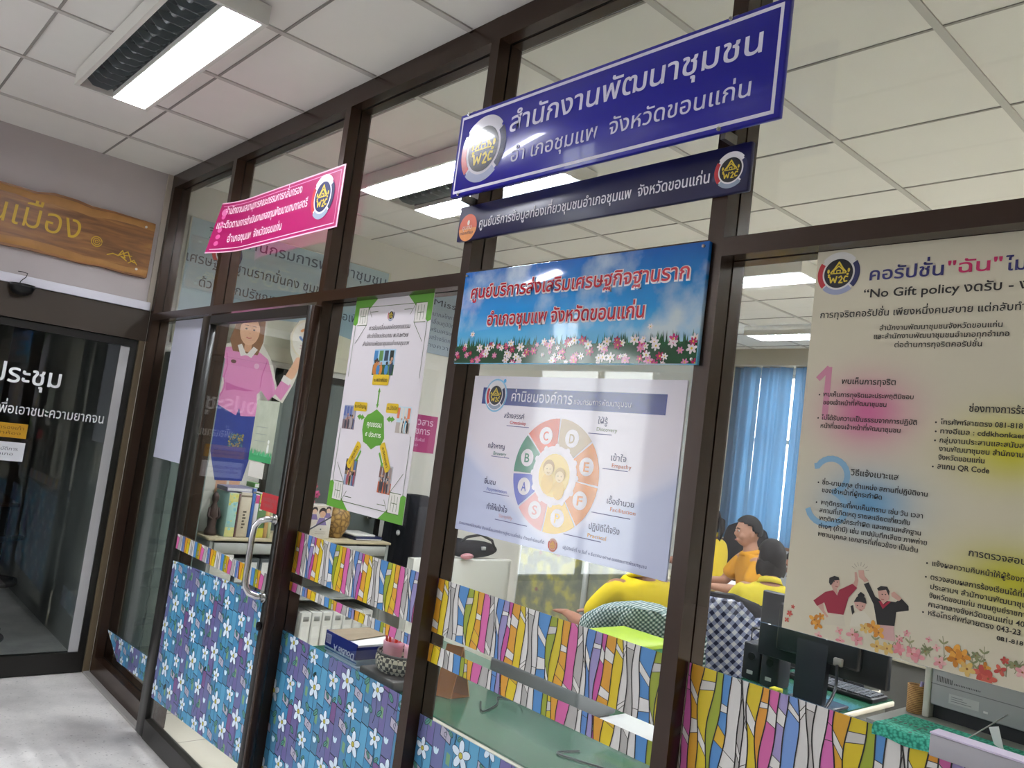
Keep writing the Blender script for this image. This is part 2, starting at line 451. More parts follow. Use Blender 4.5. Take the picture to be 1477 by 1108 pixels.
# sliding door leaf standing proud of the partition
DX0, DX1, DY0, DY1, DZ0, DZ1 = 1.006, 2.185, -.046, -.008, .010, 2.074
GX0, GX1, GZ0, GZ1 = 1.108, 2.128, .098, 2.032
YD = -.028
d = struct_root('door_1', ((DX0+DX1)/2, -.03, 0))
f = MB()
f.rbox((DX0, DY0, DZ0), (GX0, DY1, DZ1), M_BLACK, .003, 1); f.rbox((GX1, DY0, DZ0), (DX1-.022, DY1, DZ1), M_BLACK, .003, 1)
f.rbox((DX1-.02, DY0, DZ0), (DX1, DY1, DZ1), M_BRONZE, .003, 1)
f.box((GX0, DY0, GZ1), (GX1, DY1, DZ1), M_BLACK); f.box((GX0, DY0, DZ0), (GX1, DY1, GZ0), M_BLACK)
f.build('door_frame', d)
MB().box((GX0-.004, YD-.003, GZ0-.004), (GX1+.004, YD+.003, GZ1+.004), M_GLASS).build('pane', d)
h = MB(); hx = 2.146
M_CHROME = mat('#d9dadb', .12, 1.0, .5)
pth = [(hx, DY0, 1.205), (hx-.02, DY0-.03, 1.204), (hx-.04, DY0-.05, 1.195), (hx-.058, DY0-.06, 1.17), (hx-.064, DY0-.062, 1.13), (hx-.064, DY0-.062, 1.07), (hx-.064, DY0-.062, 1.0), (hx-.064, DY0-.062, .955), (hx-.056, DY0-.06, .93), (hx-.04, DY0-.05, .91), (hx-.02, DY0-.03, .902), (hx, DY0, .90)]
h.tube(pth, .0125, M_CHROME, 12)
h.tube([(hx, DY0-.012, 1.205), (hx, DY0, 1.205)], .019, M_CHROME, 14); h.tube([(hx, DY0-.012, .90), (hx, DY0, .90)], .019, M_CHROME, 14)
h.build('door_handle', d)['label'] = 'bent chrome pull handle'
k = MB(); k.tube([(2.142, DY0-.01, .79), (2.142, DY0, .79)], .017, mat('#2a2a2c', .3, .8), 16); k.box((2.137, DY0-.013, .787), (2.147, DY0-.009, .793), M_GASK); k.build('lock', d)

# meeting-room door in the left wall
d2 = struct_root('door_2', (0, -1.0, 0))
M_BRN = mat('#33291f', .5, 0, .4)
f = MB()
f.box((-.09, -2.1, 1.972), (.006, 0.0, 2.157), M_BRN)
f.box((-.09, -.034, 0), (.004, -.001, 1.97), mat('#6a5d48', .4, .2, .4))
f.box((-.09, -2.1, 0), (.004, -2.06, 1.97), M_BRONZE)
f.build('door_frame', d2)
for (a, b) in ((-.985, -.036), (-1.94, -.991)):
    lf = MB(); X0, X1 = -.055, -.012
    lf.box((X0, b-.036, .004), (X1, b, 1.968), M_BLACK); lf.box((X0, a, .004), (X1, a+.05, 1.968), M_BLACK)
    lf.box((X0, a+.05, 1.925), (X1, b-.036, 1.968), M_BLACK); lf.box((X0, a+.05, .004), (X1, b-.036, .118), M_BLACK)
    lo = lf.build('door_leaf', d2)
    MB().box((-.036, a+.05, .118), (-.03, b-.036, 1.925), glass('#f0f4f3', .05)).build('pane', lo)
MB().box((-.029, -.125, .12), (-.022, -.073, 1.924), mat('#a9a8a8', .5)).build('edge_strip', d2)['label'] = 'pale vertical edge strip'
struct('trim_22', MB().rbox((-.002, -2.1, 2.158), (.022, -.012, 2.208), mat('#d3d1da', .5), .003, 2))
dg = Art((-.02, 0, 0), (0, 1, 0), (0, 0, 1), .0004)
write(dg, 'ห้องประชุม', -.985, 1.622, -.408, .078, '#dfe3e2', d2, offset=.012)
write(dg, 'เพื่อเอาชนะความยากจน', -.70, 1.45, -.15, .042, '#cfd4d3', d2, offset=.008)
st = Art((-.02, 0, 0), (0, 1, 0), (0, 0, 1), .0004)
st.rect(-.80, 1.317, -.531, 1.397, '#b98a1f', 1); st.build('sticker', d2)['label'] = 'ochre paper sticker'
write(dg, 'โปรดถอดรองเท้า', -.79, 1.363, -.548, .014, '#6a4d12', d2); write(dg, 'ก่อนเข้าห้อง', -.77, 1.335, -.56, .012, '#6a4d12', d2)
st = Art((-.02, 0, 0), (0, 1, 0), (0, 0, 1), .0004)
st.rect(-.80, 1.189, -.528, 1.293, '#d6d8dc', 1); st.build('sticker', d2)['label'] = 'white paper sticker'
write(dg, 'ห้องศูนย์ปฏิบัติการ', -.79, 1.247, -.56, .014, '#5a5c60', d2); write(dg, 'แก้จน อำเภอ', -.77, 1.22, -.58, .012, '#5a5c60', d2)

# grey door in the office's left wall, behind the glass
d3 = struct_root('door_3', (0, 1.35, 0))
f = MB(); f.box((0.0, .86, 0), (.03, .90, 1.95), M_BLACK); f.box((0, 1.80, 0), (.03, 1.84, 1.95), M_BLACK); f.box((0, .86, 1.91), (.03, 1.84, 1.955), M_BLACK); f.build('door_frame', d3)
MB().box((0.001, .90, .004), (.018, 1.80, 1.91), mat('#59605d', .6)).build('door_leaf', d3)
MB().rbox((.018, 1.70, .98), (.07, 1.74, 1.02), M_CHROME, .008).build('door_handle', d3)

# far window with sky behind
w = struct_root('window_20', (1.35, 6.2, 1.0))
f = MB()
for x in (.3, .98, 1.68, 2.36): f.box((x, 6.14, 1.0), (x+.04, 6.2, 2.78), mat('#b9b4a8', .5))
for x in (.34, 1.02, 1.72): 
    wdt = .64
    f.box((x, 6.14, 1.0), (x+wdt, 6.2, 1.04), mat('#b9b4a8', .5)); f.box((x, 6.14, 2.74), (x+wdt, 6.2, 2.78), mat('#b9b4a8', .5)); f.box((x, 6.14, 2.05), (x+wdt, 6.2, 2.09), mat('#b9b4a8', .5))
f.build('window_frame', w)
for x in (.34, 1.02, 1.72):
    MB().box((x, 6.165, 1.04), (x+.64, 6.17, 2.05), M_GLASS).build('pane', w); MB().box((x, 6.165, 2.09), (x+.64, 6.17, 2.74), M_GLASS).build('pane', w)
struct('trim_23', MB().box((0.0, 5.9, 2.84), (9.0, 6.1, ZC-.001), mat('#b4ad9c', .8)))
struct('trim_24', MB().box((0.0, 6.06, .94), (2.6, 6.099, .985), mat('#8a6a52', .6)))

# ------------------------------------------------------------------ ceiling lights
M_HOUSE = mat('#d2d0c9', .55); M_REFL = mat('#8f9698', .25, .7); M_TUBE = emis('#fff8ea', 9.0); M_OFF = mat('#8b9092', .4)
M_LOUV = mat('#7d8486', .35, .5)
def light_fixture(name, label, x0, x1, y0, y1, lit, zb, group, strength=9.0, glowing=False):
    """surface-mounted louvre luminaire; lit = one flag per tube bay"""
    t = thing(name, label, 'ceiling light', ((x0+x1)/2, (y0+y1)/2, ZC), 0, group)
    n = len(lit); hb = MB(); zt = ZC-.007; e = .018
    hb.box((x0, y0, zt-.012), (x1, y1, zt), M_HOUSE)
    hb.box((x0, y0, zb), (x1, y0+e, zt-.012), M_HOUSE); hb.box((x0, y1-e, zb), (x1, y1, zt-.012), M_HOUSE)
    hb.box((x0, y0+e, zb), (x0+e, y1-e, zt-.012), M_HOUSE); hb.box((x1-e, y0+e, zb), (x1, y1-e, zt-.012), M_HOUSE)
    hb.build('housing', t)
    wy = (y1-y0-2*e)/n
    for i, on in enumerate(lit):
        a = y0+e+wy*i; b = a+wy; c = (a+b)/2
        if i: MB().box((x0+e, a-.002, zb+.002), (x1-e, a+.002, zt-.012), M_HOUSE).build('divider', t)
        # curved reflector trough
        rf = MB(); rows = []
        for xx in (x0+e, x1-e):
            rows.append([(xx, c+(wy/2-.002)*math.sin(q), zt-.015-(1-math.cos(q))*.03) for q in [PI/2*(j/6-1) for j in range(13)]])
        rf.grid(rows, M_REFL); rf.build('reflector', t)
        tb = MB(); m = emis('#f3f7ff', strength) if on else M_OFF
        tb.tube([(x0+.04, c, (zt+zb)/2+.004), (x1-.04, c, (zt+zb)/2+.004)], .0135, m, 10); tb.build('tube', t)
        lv = MB(); nb = int((x1-x0)/.075)
        for k in range(1, nb):
            xx = x0+(x1-x0)*k/nb
            lv.prism([(a+.004, zb+.03), (c-.03, zb+.002), (c+.03, zb+.002), (b-.004, zb+.03), (b-.004, zb+.034), (a+.004, zb+.034)], 'x', xx-.0012, xx+.0012, M_LOUV)
        if on and glowing:   # opal strip that shines evenly under the tube
            MB().box((x0+e, a+.004, zb+.001), (x1-e, b-.004, zb+.004), emis('#f6f8ff', strength)).build('diffuser', t)
        lv.build('louvre', t)
    return t
light_fixture('ceiling_light', 'twin bay corridor ceiling light, one bay shining and one dark, at the upper left', 1.19, 2.47, -.83, -.52, (False, True), 2.935, None, 16.0, True)
light_fixture('ceiling_light', 'added twin tube corridor light farther back, unseen, brightening the corridor', 3.9, 5.18, -4.3, -3.99, (True, True), 2.935, None, 110.0)  # lamp added out of sight to brighten the corridor
for (x, y, lab) in ((1.0, -3.1, 'added unseen corridor light by the end window, both bays shining'), (1.0, -4.4, 'added unseen corridor light in the back corner, both bays shining')):  # two more unseen lamps, added so floor bounce lifts the corridor ceiling
    light_fixture('ceiling_light', lab, x, x+1.28, y-.15, y+.15, (True, True), 2.935, None, 110.0)
LG = 'office ceiling lights'
light_fixture('ceiling_light', 'wide louvred office light just behind the glass, left of the big blue sign', 1.15, 2.43, .62, 1.22, (True, False, True), 2.935, LG, 170.0)
light_fixture('ceiling_light', 'louvred office light seen high beside the white poster, nearer of the two', 1.32, 2.6, 2.93, 3.23, (True, True), 2.925, LG, 40.0)
light_fixture('ceiling_light', 'louvred office light seen above the blue curtain, farther of the two', 1.05, 2.33, 4.78, 5.08, (True, True), 2.925, LG, 40.0)
for (x, y) in ((4.7, 2.3), (4.7, 3.6), (4.7, 4.9), (3.0, 4.9), (6.6, 2.9)):  # extra fixtures out of view, added to light the office
    light_fixture('ceiling_light', 'added louvred office light out of view, brightening the office', x, x+1.28, y, y+.3, (True, True), 2.925, LG, 150.0)

# ------------------------------------------------------------------ signs on the partition
def emblem(parent, o, u, v, R, blue='#1c2150', dark='#15131c', yel='#d8bd3a', red='#b8323a', ring='#e8e4e6', low='#8f9bb0', squash=1.0, coat=0.0):
    a = Art(o, u, v, .0003, rough=.45 if not coat else .2, coat=coat)
    sq = squash
    def A(r0, r1, a0, a1, c, l):
        for i in range(18):
            p = math.radians(a0+(a1-a0)*i/18); q = math.radians(a0+(a1-a0)*(i+1)/18)
            a._p([(r0*R*math.cos(p), r0*R*sq*math.sin(p)), (r1*R*math.cos(p), r1*R*sq*math.sin(p)), (r1*R*math.cos(q), r1*R*sq*math.sin(q)), (r0*R*math.cos(q), r0*R*sq*math.sin(q))], c, l)
    a.ell(0, 0, R*.93, R*.93*sq, ring, 1, 36)
    A(.76, 1.0, 40, 140, ring, 2); A(.76, 1.0, 148, 222, red, 2); A(.76, 1.0, -42, 34, blue, 2); A(.76, 1.0, 226, 312, low, 2)
    a.ell(0, 0, R*.68, R*.68*sq, dark, 3, 36)
    def Ln(p, w): a.line([(x*R, y*R*sq) for x, y in p], w*R, yel, 4)
    Ln([(-.36, .04), (-.2, .22), (0, .52), (.2, .22), (.36, .04)], .075); Ln([(-.22, .0), (-.22, .14), (0, .34), (.22, .14), (.22, .0)], .05)
    Ln([(-.08, .02), (-.08, .14), (.08, .14), (.08, .02)], .045); Ln([(-.36, -.0), (.36, -.0)], .045)
    for s in (-1, 1):
        a.ell(s*.48*R, .12*R*sq, .06*R, .1*R*sq, yel, 4, 10); a.ell(s*.44*R, -.06*R*sq, .06*R, .05*R*sq, yel, 4, 10)
    Ln([(-.46, -.14), (-.38, -.16), (-.32, -.42), (-.22, -.22), (-.12, -.42), (-.06, -.14)], .07)
    Ln([(.04, -.2), (.14, -.14), (.2, -.24), (.06, -.44), (.22, -.44)], .065)
    Ln([(.46, -.18), (.34, -.16), (.28, -.28), (.32, -.4), (.44, -.38)], .065)
    return a.build('emblem', parent)
UX, UZ = (1, 0, 0), (0, 0, 1)
def screws(parent, pts, y, r=.006):
    for (x, z) in pts:
        b = MB(); b.tube([(x, y, z), (x, y-.005, z)], r, mat('#c9c9c4', .25, .9), 12); b.tube([(x, y-.005, z), (x, y-.007, z)], r*.6, mat('#8f8f8c', .3, .9), 6); b.build('bolt', parent)

# big blue name board
y = -.066
t = thing('name_board', 'large royal blue office name board with white border across the partition top', 'sign', (3.62, -.06, 2.373))
MB().rbox((3.038, y, 2.374), (4.204, -.05, 2.651), mat('#140f94', .3, 0, .35, .3), .002, 1).build('panel', t)['label'] = 'royal blue panel'
b = Art((0, y, 0), UX, UZ)
for (x0, z0, x1, z1) in ((3.05, 2.632, 4.1905, 2.641), (3.05, 2.384, 4.1905, 2.393), (3.05, 2.393, 3.056, 2.632), (4.182, 2.393, 4.1905, 2.632)): b.rect(x0, z0, x1, z1, '#d9d6e6', 1)
b.build('border', t)
a = Art((0, y, 0), UX, UZ)
write(a, 'สำนักงานพัฒนาชุมชน', 3.296, 2.539, 4.145, .047, '#dad8ea', t, offset=.010)
write(a, 'อำ เภอชุมแพ  จังหวัดขอนแก่น', 3.32, 2.441, 4.127, .034, '#d2d0e6', t, offset=.006)
emblem(t, (3.178, y, 2.512), UX, UZ, .108, ring='#cfcbd6', low='#9fa6c4', coat=1.0)
for x in (3.082, 4.054): 
    for z in (2.374, 2.651):
        br = MB(); br.box((x-.006, -.05, z-.012), (x+.006, 0.0, z+.012), mat('#6f6c68', .4, .6)); br.build('bracket', t)
screws(t, [(3.082, 2.379), (4.054, 2.379), (3.082, 2.646), (4.054, 2.646)], y, .005)

# narrow navy board
y = -.016
t = thing('name_board', 'narrow navy board below the large blue one, with an orange disc at its left end', 'sign', (3.575, 0, 2.24))
MB().rbox((3.036, y, 2.242), (4.112, -.001, 2.358), mat('#191a45', .35, 0, .5), .002, 1).build('panel', t)
a = Art((0, y, 0), UX, UZ)
write(a, 'ศูนย์บริการข้อมูลท่องเที่ยวชุมชนอำเภอชุมแพ  จังหวัดขอนแก่น', 3.146, 2.277, 4.006, .022, '#dcdae2', t, offset=.012)
emblem(t, (4.062, y, 2.298), UX, UZ, .044)
b = Art((0, y, 0), UX, UZ); b.disc(3.088, 2.284, .045, '#d3572e', 1); b.arc(3.088, 2.284, 0, .0448, 185, 355, '#e08a3a', 2); b.ell(3.09, 2.30, .006, .009, '#f3e6d8', 3, 10); b.build('badge', t)['label'] = 'orange round badge'
write(b, 'ชุมชน', 3.062, 2.278, 3.108, .012, '#f0dccb', t, l=4); write(b, 'ท่องเที่ยว', 3.055, 2.262, 3.118, .008, '#3b2a40', t, l=4)

# sky-blue banner board with a flower border
y = -.014
t = thing('banner_board', 'sky blue banner board with red lettering over a strip of cosmos flowers', 'sign', (3.565, 0, 1.84))
def skypic(N, L, co):
    n = N.new('ShaderNodeTexNoise'); n.inputs['Scale'].default_value = 4.6; n.inputs['Detail'].default_value = 6; n.inputs['Roughness'].default_value = .5
    L.new(co, n.inputs['Vector'])
    sp = N.new('ShaderNodeSeparateXYZ'); L.new(co, sp.inputs[0])
    g = N.new('ShaderNodeMapRange'); g.inputs[1].default_value = .0; g.inputs[2].default_value = .3; L.new(sp.outputs['Z'], g.inputs[0])
    base = ramp(N, L, g.outputs[0], [(.15, '#7fd0f5'), (.5, '#1f97e0'), (1.0, '#0a62bd')])
    f = ramp(N, L, n.outputs['Fac'], [(.5, '#000000'), (.66, '#ffffff')])
    mx = N.new('ShaderNodeMix'); mx.data_type = 'RGBA'; L.new(f, mx.inputs[0]); L.new(base, mx.inputs[6]); mx.inputs[7].default_value = lin('#d6e6ef'); return mx.outputs[2]
MB().rbox((3.108, y, 1.84), (4.024, -.001, 2.134), node_mat('m_sky_banner', skypic, .12, .5, .45), .0015, 1).build('panel', t)
rnd = random.Random(4)
g = Art((3.108, y, 1.84), UX, UZ, .0003, clip=(0.002, .002, .914, .29), rough=.12, coat=.45)
g.rect(0, 0, .916, .055, '#1d4a2c', 1)
for i in range(210):
    x = rnd.uniform(0, .916); h = rnd.uniform(.055, .086); g.poly([(x-.003, .05), (x+.003, .05), (x+rnd.uniform(-.006, .006), h)], rnd.choice(['#1f5a33', '#2c6a3a', '#174526']), 2)
g.build('grass_strip', t)
fl = Art((3.108, y, 1.84), UX, UZ, .0003, clip=(0.002, .002, .914, .29), rough=.12, coat=.45)
for i in range(120):
    x = rnd.uniform(0, .916); z = rnd.uniform(.0, .064)
    if i % 13 == 0: z = rnd.uniform(.06, .095) if (x < .12 or x > .72) else z
    r = rnd.uniform(.007, .015); c = rnd.choice(['#e9dfe2', '#f1e9ea', '#c7417f', '#b02a5e', '#d98ab2', '#e9dfe2']); a0 = rnd.uniform(0, 1)
    L_ = 3 + i * .02
    for k in range(6):
        w = a0 + k*PI/3; fl.ell(x+r*.62*math.cos(w), z+r*.5*math.sin(w), r*.5, r*.26, c, L_, 7, w)
    fl.disc(x, z, r*.22, '#d8b73a', L_+.3, 7)
fl.build('flower_border', t)
a = Art((0, y, 0), UX, UZ, .0003, rough=.12, coat=.45)
for (s, x0, z0, x1, h) in (('ศูนย์บริการส่งเสริมเศรษฐกิจฐานราก', 3.153, 2.047, 3.978, .030), ('อำเภอชุมแพ จังหวัดขอนแก่น', 3.25, 1.958, 3.855, .030)):
    write(a, s, x0-.004, z0-.002, x1+.004, h+.001, '#f0e6ea', t, 'lettering_outline', .060, 6); write(a, s, x0, z0, x1, h, '#b5172c', t, 'lettering', .022, 8)
screws(t, [(3.12, 2.122), (4.01, 2.122), (3.12, 1.852), (4.012, 1.852)], y, .004)

# pink banner, its left end curling away from the frame
x0p, x1p, z0p, z1p = .985, 2.196, 2.405, 2.672
def curl(p, a, b):
    s = max(0.0, (.30 - a) / .30); v = 1 - b/.267
    q = p.copy(); q.y -= s*s*(.035 + .05*v); q.x += s*s*.02; q.z -= s*s*.012*v; return q
t = thing('banner', 'magenta plastic banner curling off the frame above the door', 'banner', (1.59, -.02, 2.405))
base = MB(); NX = 40; m_pk = mat('#a3115c', .38, 0, .4)
pa = Art((x0p, -.006, z0p), UX, UZ, .0003, bend=curl, rough=.38)
rows = []
for i in range(NX+1):
    xx = (x1p-x0p)*i/NX; rows.append([pa.P(xx, zz) for zz in (0, .067, .134, .2, .267)])
base.grid(rows, m_pk); base.grid([[p+Vector((0, .0025, 0)) for p in r] for r in rows], m_pk); base.build('sheet', t, fix=False)
def seg(x0, z0, x1, z1, c, l):
    n = max(1, int((x1-x0)/.03))
    for i in range(n): pb.rect(x0+(x1-x0)*i/n, z0, x0+(x1-x0)*(i+1)/n, z1, c, l)
pb = Art((x0p, -.006, z0p), UX, UZ, .0004, bend=curl, rough=.38)
Wp = x1p-x0p
seg(0, .261, Wp, .267, '#e8bfd2', 1); seg(0, 0, Wp, .006, '#e8bfd2', 1); pb.rect(Wp-.012, 0, Wp, .267, '#e8bfd2', 1)
seg(.02, .018, Wp-.03, .022, '#e9c9da', 1); seg(.02, .245, Wp-.03, .249, '#e38fb8', 1); pb.rect(Wp-.034, .018, Wp-.03, .249, '#e38fb8', 1)
pb.build('border', t)
for (s, xa, z, xb) in (('สำนักงานเลขานุการคณะกรรมการกลั่นกรอง', .975, 2.608, 1.828), ('และติดตามการดำเนินงานกองทุนพัฒนาบทบาทสตรี', .913+.03, 2.535, 1.9), ('อำเภอชุมแพ  จังหวัดขอนแก่น', 1.11, 2.458, 1.673)):
    write(pa, s, xa-x0p+.06 if xa < 1.0 else xa-x0p, z-z0p, xb-x0p, .030, '#f0d3e0', t, offset=.025, l=3)
e = Art((2.03, -.006, 2.556), UX, UZ)
emblem(t, (2.034, -.007, 2.556), UX, UZ, .098, ring='#e6dfe8', dark='#1b2358')
v = Art((x0p, -.006, z0p), UX, UZ, .0003, bend=curl, rough=.38)
for k in range(5): v.ell(.05, .05+.035*k, .016, .013, '#d85a9a', 3, 10)
v.ell(.05, .215, .026, .02, '#dc74aa', 3, 12); v.build('motif', t)['label'] = 'faint pale motif near the curled end'

# ------------------------------------------------------------------ posters on the glass
yp = YG-.0045
def poster_sheet(t, x0, x1, z0, z1, m, y=yp, thick=.0014): MB().box((x0, y, z0), (x1, y+thick, z1), m).build('sheet', t)

# white poster with green corners
X0, X1, Z0, Z1 = 2.352, 2.868, 1.296, 2.098
t = thing('poster', 'tall white poster with green corner triangles and a green hexagon', 'poster', ((X0+X1)/2, yp, Z0))
M_PAP = mat('#d9d3d8', .5)
poster_sheet(t, X0, X1, Z0, Z1, M_PAP)
GR, DGR = '#5b9a2d', '#3f5a1e'
a = Art((X0, yp, Z0), UX, UZ, .0003); w_, h_ = X1-X0, Z1-Z0
for (sx, sy) in ((0, 1), (1, 1), (0, 0), (1, 0)):
    fx = (lambda q: q) if sx == 0 else (lambda q: w_-q); fz = (lambda q: q) if sy == 0 else (lambda q: h_-q)
    a.poly([(fx(0), fz(0)), (fx(.155), fz(0)), (fx(.02), fz(.10)), (fx(0), fz(.095))], GR, 1)
    a.poly([(fx(0), fz(0)), (fx(.15), fz(0)), (fx(0), fz(.09))], GR, 1)
    a.rect(min(fx(.032), fx(.1)), min(fz(.03), fz(.10)), max(fx(.032), fx(.1)), max(fz(.03), fz(.10)), '#dcd8d2', 2)
    for (p, q) in (((.032, .03), (.4, .03)), ((.032, .10), (.1, .10)), ((.1, .03), (.1, .10)), ((.048, .04), (.048, .09)), ((.066, .036), (.066, .094)), ((.084, .04), (.084, .09)), ((.048, .065), (.084, .065)), ((.12, .05), (.17, .05)), ((.02, .10), (.02, .3)), ((.1, .10), (.035, .17)), ((.1, .03), (.13, .07))):
        a.line([(fx(p[0]), fz(p[1])), (fx(q[0]), fz(q[1]))], .0022, DGR, 3)
a.build('corner_pattern', t)
tx = Art((0, yp, 0), UX, UZ, .0003)
for (s, xa, z, xb) in (('การขับเคลื่อนองค์กรคุณธรรม', 2.474, 1.978, 2.747), ('ประจำปีงบประมาณ พ.ศ.๒๕๖๗', 2.468, 1.947, 2.742), ('สำนักงานพัฒนาชุมชนอำเภอชุมแพ', 2.444, 1.917, 2.754)):
    write(tx, s, xa, z, xb, .0125, '#2b2a2b', t, offset=.0, shear=.2)
emblem(t, (2.614, yp, 2.03), UX, UZ, .022)
def photo(x0, z0, x1, z1, seed, sky, tones):
    r = random.Random(seed); p = Art((x0, yp, z0), UX, UZ, .0003, clip=(0, 0, x1-x0, z1-z0)); W_, H_ = x1-x0, z1-z0
    p.rect(0, 0, W_, H_, sky, 1); p.rect(0, 0, W_, H_*.4, tones[0], 2)
    for i in range(4): p.rect(W_*i*.25, H_*.55, W_*(i*.25+.18), H_*.95, r.choice(tones[1:]), 2)
    for i in range(9):
        x = W_*r.uniform(.08, .92); hh = H_*r.uniform(.35, .6); c = r.choice(tones[1:])
        p.ell(x, hh*.5, W_*.085, hh*.5, c, 3+i*.1, 10); p.disc(x, hh+W_*.03, W_*.05, r.choice(['#c79a7d', '#b9876a', '#2a2422']), 4+i*.1, 9)
    p.build('photo', t)
photo(2.539, 1.806, 2.68, 1.903, 1, '#9ec3dd', ['#2f5a2f', '#2a3d55', '#3f7fb5', '#222a24', '#c47a35', '#5d8a4a'])
photo(2.38, 1.596, 2.468, 1.687, 2, '#8f96b2', ['#7d6c70', '#5b6aa0', '#3c3c48', '#a59a9a', '#8c6a68'])
photo(2.746, 1.603, 2.83, 1.697, 3, '#bcd3dd', ['#b0a49c', '#2a3d55', '#e07a50', '#5ab4d8', '#2a2a2a', '#d8d4cc'])
photo(2.45, 1.388, 2.531, 1.486, 4, '#7a6a5a', ['#8d9ab0', '#c9a040', '#2c2c34', '#9a4f5c', '#4c6fa0'])
photo(2.685, 1.386, 2.768, 1.484, 5, '#b0aeb2', ['#c4603c', '#4c3c38', '#3c3a44', '#74524a', '#9a8a86'])
a = Art((0, yp, 0), UX, UZ, .0003)
YL = '#d9b620'
a.rrect(2.553, 1.769, 2.661, 1.808, .007, YL, 5); a.rrect(2.45, 1.668, 2.542, 1.702, .007, YL, 5); a.rrect(2.672, 1.67, 2.748, 1.705, .007, YL, 5)
for (cx, cz, ang) in ((2.497, 1.503, math.radians(57)), (2.708, 1.512, math.radians(-57))):
    ca, sa = math.cos(ang), math.sin(ang)
    a.poly([(cx+x*ca-z*sa, cz+x*sa+z*ca) for x, z in ((-.052, -.017), (.052, -.017), (.058, 0), (.052, .017), (-.052, .017), (-.058, 0))], YL, 5, True)
a.build('label_patch', t)['label'] = 'yellow label patches'
b = Art((0, yp, 0), UX, UZ, .0003)
b.poly([(2.609, 1.680), (2.645, 1.664), (2.662, 1.655), (2.684, 1.578), (2.668, 1.552), (2.64, 1.548), (2.608, 1.532), (2.575, 1.548), (2.548, 1.556), (2.529, 1.60), (2.532, 1.64), (2.552, 1.658), (2.575, 1.664)], GR, 1)
def arrow(p, q, w, two=False):
    (x0, z0), (x1, z1) = p, q; d_ = math.hypot(x1-x0, z1-z0); ex, ez = (x1-x0)/d_, (z1-z0)/d_; hx_ = w*1.4
    b.line([(x0+ex*hx_*(1 if two else 0), z0+ez*hx_*(1 if two else 0)), (x1-ex*hx_, z1-ez*hx_)], w, GR, 1)
    for (a_, s_) in (((x1, z1), 1), ((x0, z0), -1)) if two else (((x1, z1), 1),):
        b.poly([a_, (a_[0]-s_*ex*hx_*1.3-ez*w, a_[1]-s_*ez*hx_*1.3+ex*w), (a_[0]-s_*ex*hx_*1.3+ez*w, a_[1]-s_*ez*hx_*1.3-ex*w)], GR, 1)
arrow((2.609, 1.682), (2.608, 1.76), .009, True); arrow((2.535, 1.645), (2.48, 1.648), .012, True); arrow((2.681, 1.648), (2.735, 1.649), .012, True)
arrow((2.54, 1.52), (2.511, 1.47), .010); arrow((2.668, 1.523), (2.702, 1.473), .010)
b.build('diagram', t)['label'] = 'green hexagon and arrows'
write(tx, 'คุณธรรม', 2.558, 1.615, 2.655, .0145, '#eef2e4', t, offset=.015); write(tx, '๕ ประการ', 2.556, 1.578, 2.661, .0135, '#eef2e4', t, offset=.015)
write(tx, '๑.พอเพียง', 2.563, 1.781, 2.652, .0115, '#2a2a16', t, l=8); write(tx, '๒.กตัญญู', 2.457, 1.68, 2.536, .0105, '#2a2a16', t, l=8); write(tx, '๓.มีวินัย', 2.68, 1.682, 2.742, .0105, '#2a2a16', t, l=8)
for (s, cx, cz, ang) in (('๔.สุจริต', 2.497, 1.503, math.radians(57)), ('๕.จิตอาสา', 2.708, 1.512, math.radians(-57))):
    ca, sa = math.cos(ang), math.sin(ang)
    ar = Art((cx, yp, cz), (ca, 0, sa), (-sa, 0, ca), .0003); write(ar, s, -.04, -.006, .04, .0105, '#2a2a16', t, l=8)

# values poster with the colour wheel
X0, X1, Z0, Z1 = 3.156, 3.966, 1.331, 1.811
yw = YG-.0085
t = thing('poster', 'white poster with a navy title band and a ring of eight coloured segments', 'poster', (3.56, yw, Z0))
def soft(N, L, co):
    sp = N.new('ShaderNodeSeparateXYZ'); L.new(co, sp.inputs[0])
    ad = N.new('ShaderNodeMath'); ad.operation = 'MULTIPLY_ADD'; ad.inputs[1].default_value = -.55; ad.inputs[2].default_value = .0
    L.new(sp.outputs['X'], ad.inputs[0])
    ab = N.new('ShaderNodeMath'); ab.operation = 'ABSOLUTE'; L.new(ad.outputs[0], ab.inputs[0])
    s2 = N.new('ShaderNodeMath'); s2.operation = 'SUBTRACT'; L.new(sp.outputs['Z'], s2.inputs[0]); L.new(ab.outputs[0], s2.inputs[1])
    return ramp(N, L, s2.outputs[0], [(0.0, '#bcc3e0'), (.03, '#d3d2e4'), (.09, '#dcd4de')])
poster_sheet(t, X0, X1, Z0, Z1, node_mat('m_values_poster', soft, .25, .5, .55), yw, .005)
a = Art((0, yw, 0), UX, UZ, .0003, rough=.25, coat=.55)
a.poly([(3.205, 1.724), (3.911, 1.723), (3.911, 1.775), (3.205, 1.775)], '#2b3580', 1); a.build('title_band', t)
write(a, 'ค่านิยมองค์การ', 3.341, 1.737, 3.592, .0235, '#e4e0ee', t, offset=.008); write(a, 'ของกรมการพัฒนาชุมชน', 3.598, 1.738, 3.80, .0115, '#dcd8ea', t)
b = Art((0, yw, 0), UX, UZ, .0003, rough=.25, coat=.55); b.disc(3.268, 1.752, .051, '#7fb4d6', 2); b.disc(3.268, 1.752, .046, '#e6e2ea', 3); b.disc(3.302, 1.797, .006, '#3f97cf', 3); b.build('emblem_ring', t)
emblem(t, (3.268, yw-.001, 1.752), UX, UZ, .043)
cx, cz, RX, RZ = 3.556, 1.538, .165, .158
wh = Art((0, yw, 0), UX, UZ, .0003, rough=.25, coat=.55)
